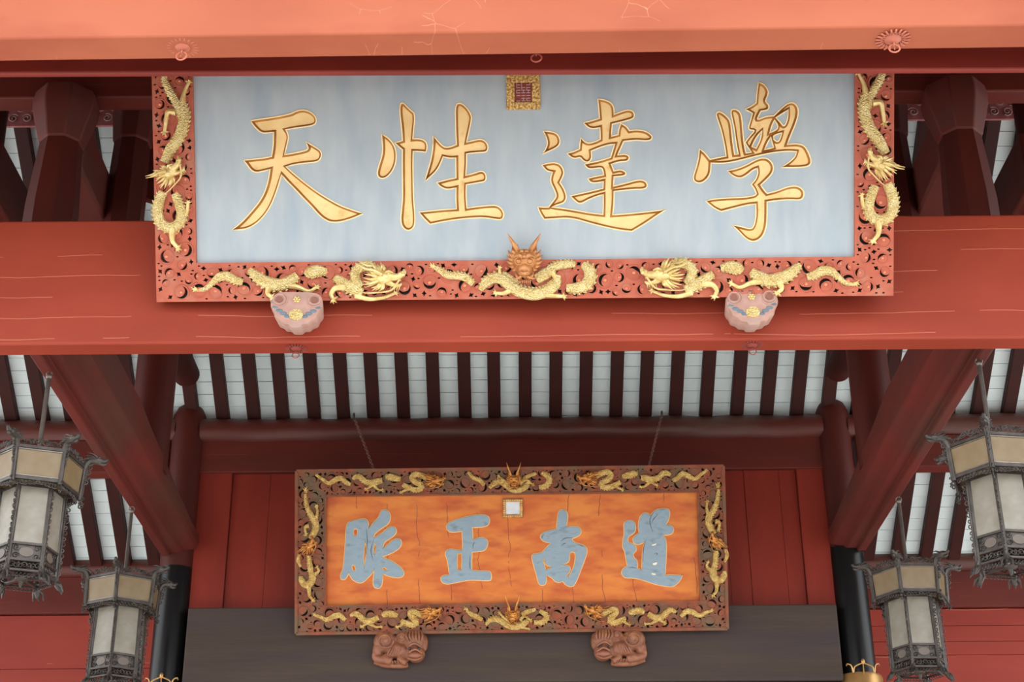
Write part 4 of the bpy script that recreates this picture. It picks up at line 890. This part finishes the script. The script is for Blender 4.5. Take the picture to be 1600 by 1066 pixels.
# ---------------------------------------------------------------- hexagonal palace lanterns
def hexp(R, z, k, off=0): a = k*PI/3+off; return Vector((R*math.sin(a), -R*math.cos(a), z))
def make_lantern():
    t = empty('hanging_lantern')
    CT, CB, G0, G1, P1, BT = 0, -.17, -.185, -.50, -.59, -.645
    RT, RB_, RG, RGb = .243, .232, .160, .166
    b = MB(); b.tube([(0,0,.51),(0,0,-.02)], .0125, 10); b.build('rod', M['iron'], t)
    b = MB(); b.torus((0,0,.52), .018, .004, (0,1,0)); b.ball((0,0,.505), .018, 10, 8); b.build('hook', M['pewter_light'], t)
    b = MB()
    for k in range(6): b.bar((0,0,-.02), hexp(RT*.98, -.012, k), .012, .008)
    b.build('top_spokes', M['iron'], t)
    b = MB(); li = MB()
    for k in range(6):
        for R, z, w_, dst in ((RT, CT, .018, b), (RB_, CB, .018, b)): dst.bar(hexp(R,z,k), hexp(R,z,k+1), w_, .016)
        for R, z in ((RT-.001, CT-.014), (RB_+.001, CB+.014)): li.bar(hexp(R+.004,z,k), hexp(R+.004,z,k+1), .006, .006)
        b.tube([hexp(RT+.004, CT+.01, k), hexp(RB_+.006, CB-.02, k)], [.013,.013], 8); b.tube([hexp(RT+.016, CT, k), hexp(RB_+.018, CB, k)], [.005,.005], 6)
        b.bar(hexp(RB_, CB-.004, k), hexp(RG, CB-.01, k), .016, .012)
    b.build('crown_frame', M['pewter'], t); li.build('crown_beading', M['pewter_light'], t)['kind'] = 'stuff'
    b = MB()
    for k in range(6):
        b.tube([hexp(RG,CB,k), hexp(RGb,BT-.01,k)], [.012,.0115], 8); b.tube([hexp(RG+.013,CB,k), hexp(RGb+.013,BT-.01,k)], [.006,.006], 6)
        for z, h in ((G0,.014),(G1-.004,.012),(P1,.012),(BT,.010)): b.bar(hexp(RG if z > -.3 else RGb, z, k), hexp(RG if z > -.3 else RGb, z, k+1), .014, h)
        b.bar(hexp(RGb,BT,k), hexp(RGb,BT,k+3), .016, .012)
    b.ball((0,0,BT), (.04,.04,.02), 12, 6); b.tube([(0,0,BT),(0,0,BT-.05)], [.02,.006], 8)
    b.build('body_frame', M['pewter'], t)
    # panes
    def pane(Ra, za, Rb, zb, m, name):
        pr = MB(); pts = [hexp(Ra,za,0), hexp(Ra,za,1), hexp(Rb,zb,1), hexp(Rb,zb,0)]; n_ = (pts[1]-pts[0]).cross(pts[3]-pts[0]).normalized()
        pr.prism(pts, n_*-.004); o = pr.build(name, m, t)
        for k in range(1, 6): share(o, name, t, rot=(0,0,k*PI/3))
    pane(RT-.004, CT-.008, RB_-.004, CB+.008, M['pane_tan'], 'crown_pane')
    pane(RG-.004, G0-.006, RGb-.004, G1+.004, M['pane_white'], 'body_pane')
    # lower panel with oval cartouche
    def six(b_, name, m, p=t, fix=True):
        o = b_.build(name, m, p, fix=fix)
        out = [o]
        for k in range(1, 6): out.append(share(o, name, p, rot=(0,0,k*PI/3)))
        return out
    fa = hexp(1,0,.5).normalized() if False else Vector((math.sin(PI/6), -math.cos(PI/6), 0)); sd = Vector((math.cos(PI/6), math.sin(PI/6), 0)); ap = RGb*math.cos(PI/6)
    def FP(u, z, out=0, A=None): return fa*((A or ap)+out) + sd*u + Vector((0,0,z))
    zc = (G1+P1)/2-.002
    pb = MB(); pb.prism([FP(-.075,G1-.008,-.006), FP(.075,G1-.008,-.006), FP(.075,P1+.006,-.006), FP(-.075,P1+.006,-.006)], fa*-.003)
    pls = six(pb, 'lower_panel', M['pewter'])
    pb = MB(); pb.prism([FP(.036*math.cos(q), zc+.025*math.sin(q), -.004) for q in [2*PI*j/20 for j in range(20)]], fa*.002)
    six(pb, 'oval_cartouche', M['pane_dim'])
    sc = MB()
    def spiral(b_, cx_, cz_, R, a0, turns, sgn, r_, out=0, A=None):
        b_.tube([FP(cx_+R*(1-t_*.75)*math.cos(a0+sgn*t_*turns*2*PI), cz_+R*(1-t_*.75)*math.sin(a0+sgn*t_*turns*2*PI), out, A) for t_ in [j/12 for j in range(13)]], r_, 4)
    for sx in (-1, 1):
        for sz in (-1, 1): spiral(sc, sx*.052, zc+sz*.022, .018, 0, 1.3, sx*sz, .003, -.003)
    for j in range(7): spiral(sc, -.064+j*.0213, (P1+BT)/2, .017, j, 1.2, (-1)**j, .0032)
    for j in range(8): spiral(sc, -.068+j*.0194, BT-.022, .011, PI/2, .8, 1, .003, -.012)
    for o_ in six(sc, 'skirt_scrollwork', M['pewter'], fix=False): o_['kind'] = 'stuff'
    # crest over crown and valance under it
    cr = MB(); Ac = RT*math.cos(PI/6)
    for j in range(9):
        u = -.09+j*.0225; hgt = .020+.026*(1-abs(u)/.1)
        spiral(cr, u, CT+.010+hgt*.55, .014+.005*(j % 2), j*1.3, 1.3, (-1)**j, .0034, .002, Ac)
    for j in range(5): spiral(cr, -.05+j*.025, CT+.046-.006*abs(j-2), .011, j, 1.1, (-1)**j, .003, .002, Ac)
    for o_ in six(cr, 'crest', M['pewter'], fix=False): o_['kind'] = 'stuff'
    va = MB(); Av = RB_*math.cos(PI/6)
    for j in range(10): spiral(va, -.095+j*.0211, CB-.018-.010*((j-4.5)/4.5)**2, .014, j*2, 1.2, (-1)**j, .0036, 0, Av)
    for o_ in six(va, 'valance', M['pewter'], fix=False): o_['kind'] = 'stuff'
    # corner pieces: dragon head above, drooping hook below, scroll spine down the body, leaf foot
    f = Vector((0,-1,0)); zz = Vector((0,0,1)); s1 = Vector((1,0,0))
    def C(r, z, s=0): return f*r + zz*z + s1*s
    dh = MB()
    dh.tube(cat([C(RT,-.01), C(RT+.008,.02), C(RT+.026,.040), C(RT+.056,.046), C(RT+.084,.042)], 4), lerp_list([.016,.019,.020,.021,.017], 17), 8)
    dh.ball(C(RT+.07,.05), (.022,.034,.021), 10, 8); dh.tube(cat([C(RT+.08,.05), C(RT+.105,.05), C(RT+.122,.062)], 3), lerp_list([.017,.013,.007], 7), 8)
    dh.tube(cat([C(RT+.075,.036), C(RT+.098,.03), C(RT+.114,.034)], 3), lerp_list([.012,.010,.005], 7), 6)
    dh.ball(C(RT+.116,.058), (.010,.010,.010), 8, 6)
    for s_ in (-1, 1): dh.ball(C(RT+.075,.062,s_*.014), .007, 8, 6)
    for s_ in (-1, 1):
        dh.tube(cat([C(RT+.065,.06,s_*.012), C(RT+.035,.076,s_*.018), C(RT+.005,.08,s_*.02)], 3), lerp_list([.006,.005,.001], 7), 5)
        for j in range(4): dh.tube([C(RT+.055-j*.012,.05,s_*.012), C(RT+.025-j*.014,.06-j*.010,s_*.034)], [.009,.002], 5)
    six(dh, 'dragon_finial', M['pewter'], fix=False)
    sp = MB()
    def spiral2(cr_, cz_, R, a0, turns, sgn, r_): sp.tube([C(cr_+R*(1-t_*.75)*math.cos(a0+sgn*t_*turns*2*PI), cz_+R*(1-t_*.75)*math.sin(a0+sgn*t_*turns*2*PI)) for t_ in [j/12 for j in range(13)]], r_, 5)
    for j in range(5): spiral2(RT+.034-.004*j, .03-j*.028, .016, PI, 1.3, (-1)**j, .004)
    for j in range(3): spiral2(RB_+.016, CB-.012-.022*j, .015, 0, 1.2, (-1)**j, .0042)
    for j in range(13): spiral2(RG+.028-.0006*j, CB-.05-j*.032, .013+.003*(j % 2), PI, 1.2, (-1)**j, .0034)
    for o_ in six(sp, 'corner_scrollwork', M['pewter'], fix=False): o_['kind'] = 'stuff'
    ft = MB(); ft.tube(cat([C(RGb,BT+.02), C(RGb+.012,BT-.015), C(RGb+.03,BT-.04), C(RGb+.05,BT-.05)], 4), lerp_list([.015,.017,.013,.004], 13), 8)
    for s_ in (-1, 0, 1): ft.tube(cat([C(RGb+.01,BT-.01,s_*.008), C(RGb+.03,BT-.025,s_*.024), C(RGb+.045,BT-.06,s_*.03)], 3), lerp_list([.009,.009,.002], 7), 6)
    six(ft, 'foot', M['pewter'], fix=False)
    return t
lan = make_lantern()
spots = [(-2.545, 7.83, 50, 'pewter and glass hexagonal lantern cut by the left edge, hung near the front beam'),
         (-2.566, 9.98, 3.5, 'pewter hexagonal lantern in front of the left black column'),
         (2.575, 9.90, -27, 'pewter hexagonal lantern in front of the right black column'),
         (2.545, 7.75, -21, 'pewter and glass hexagonal lantern cut by the right edge, hung near the front beam')]
for i, (x, y, a, lb) in enumerate(spots):
    o = lan if i == 0 else copy_tree(lan)
    o.location = (x, y, Z(3.15)); o.rotation_euler.z = math.radians(a)
    tag(o, lb, 'lantern', 'hexagonal lanterns under the tie beams')

# ---------------------------------------------------------------- couplet boards on the columns with brass hooks
for x, ztop, lb in ((-2.50, 2.735, 'brass scroll hook and board top on the left black column at the bottom edge'), (2.475, 2.80, 'brass capped board and scroll hook on the right black column at the bottom edge')):
    c = tag(empty('couplet_board', (x, 11.2, Z(ztop))), lb, 'board')
    b = MB(); n = 16; vs = []; 
    for zz_ in (-2.2, -.02, 0):
        for rr_ in (.165 if zz_ != 0 else .158, .14):
            for i in range(n+1): a = PI*(i/n)*1.0; vs.append((-rr_*math.cos(a), -rr_*math.sin(a), zz_))
    m1 = n+1; fs = []
    for l in range(2):
        for i in range(n):
            fs.append((l*2*m1+i, l*2*m1+i+1, (l+1)*2*m1+i+1, (l+1)*2*m1+i)); fs.append((l*2*m1+m1+i, (l+1)*2*m1+m1+i, (l+1)*2*m1+m1+i+1, l*2*m1+m1+i+1))
        for i in (0, n): fs.append((l*2*m1+i, (l+1)*2*m1+i, (l+1)*2*m1+m1+i, l*2*m1+m1+i))
    for i in range(n): fs.append((4*m1+i, 4*m1+i+1, 5*m1+i+1, 5*m1+i)); fs.append((i, m1+i, m1+i+1, i+1))
    b.add(vs, fs); b.build('board', M['brass'], c)
    b = MB()
    for s_ in (-1, 1): b.tube(cat([(0,-.17,.06),(s_*.03,-.17,.05),(s_*.065,-.17,.03),(s_*.075,-.17,-.01),(s_*.085,-.17,.04),(s_*.11,-.16,.055),(s_*.118,-.16,.04)], 5), .0055, 6)
    b.ball((0,-.17,.07), (.014,.01,.022), 10, 8); b.tube([(0,-.16,-.02),(0,-.17,.06)], .005, 6); b.build('scroll_hook', M['brass'], c)
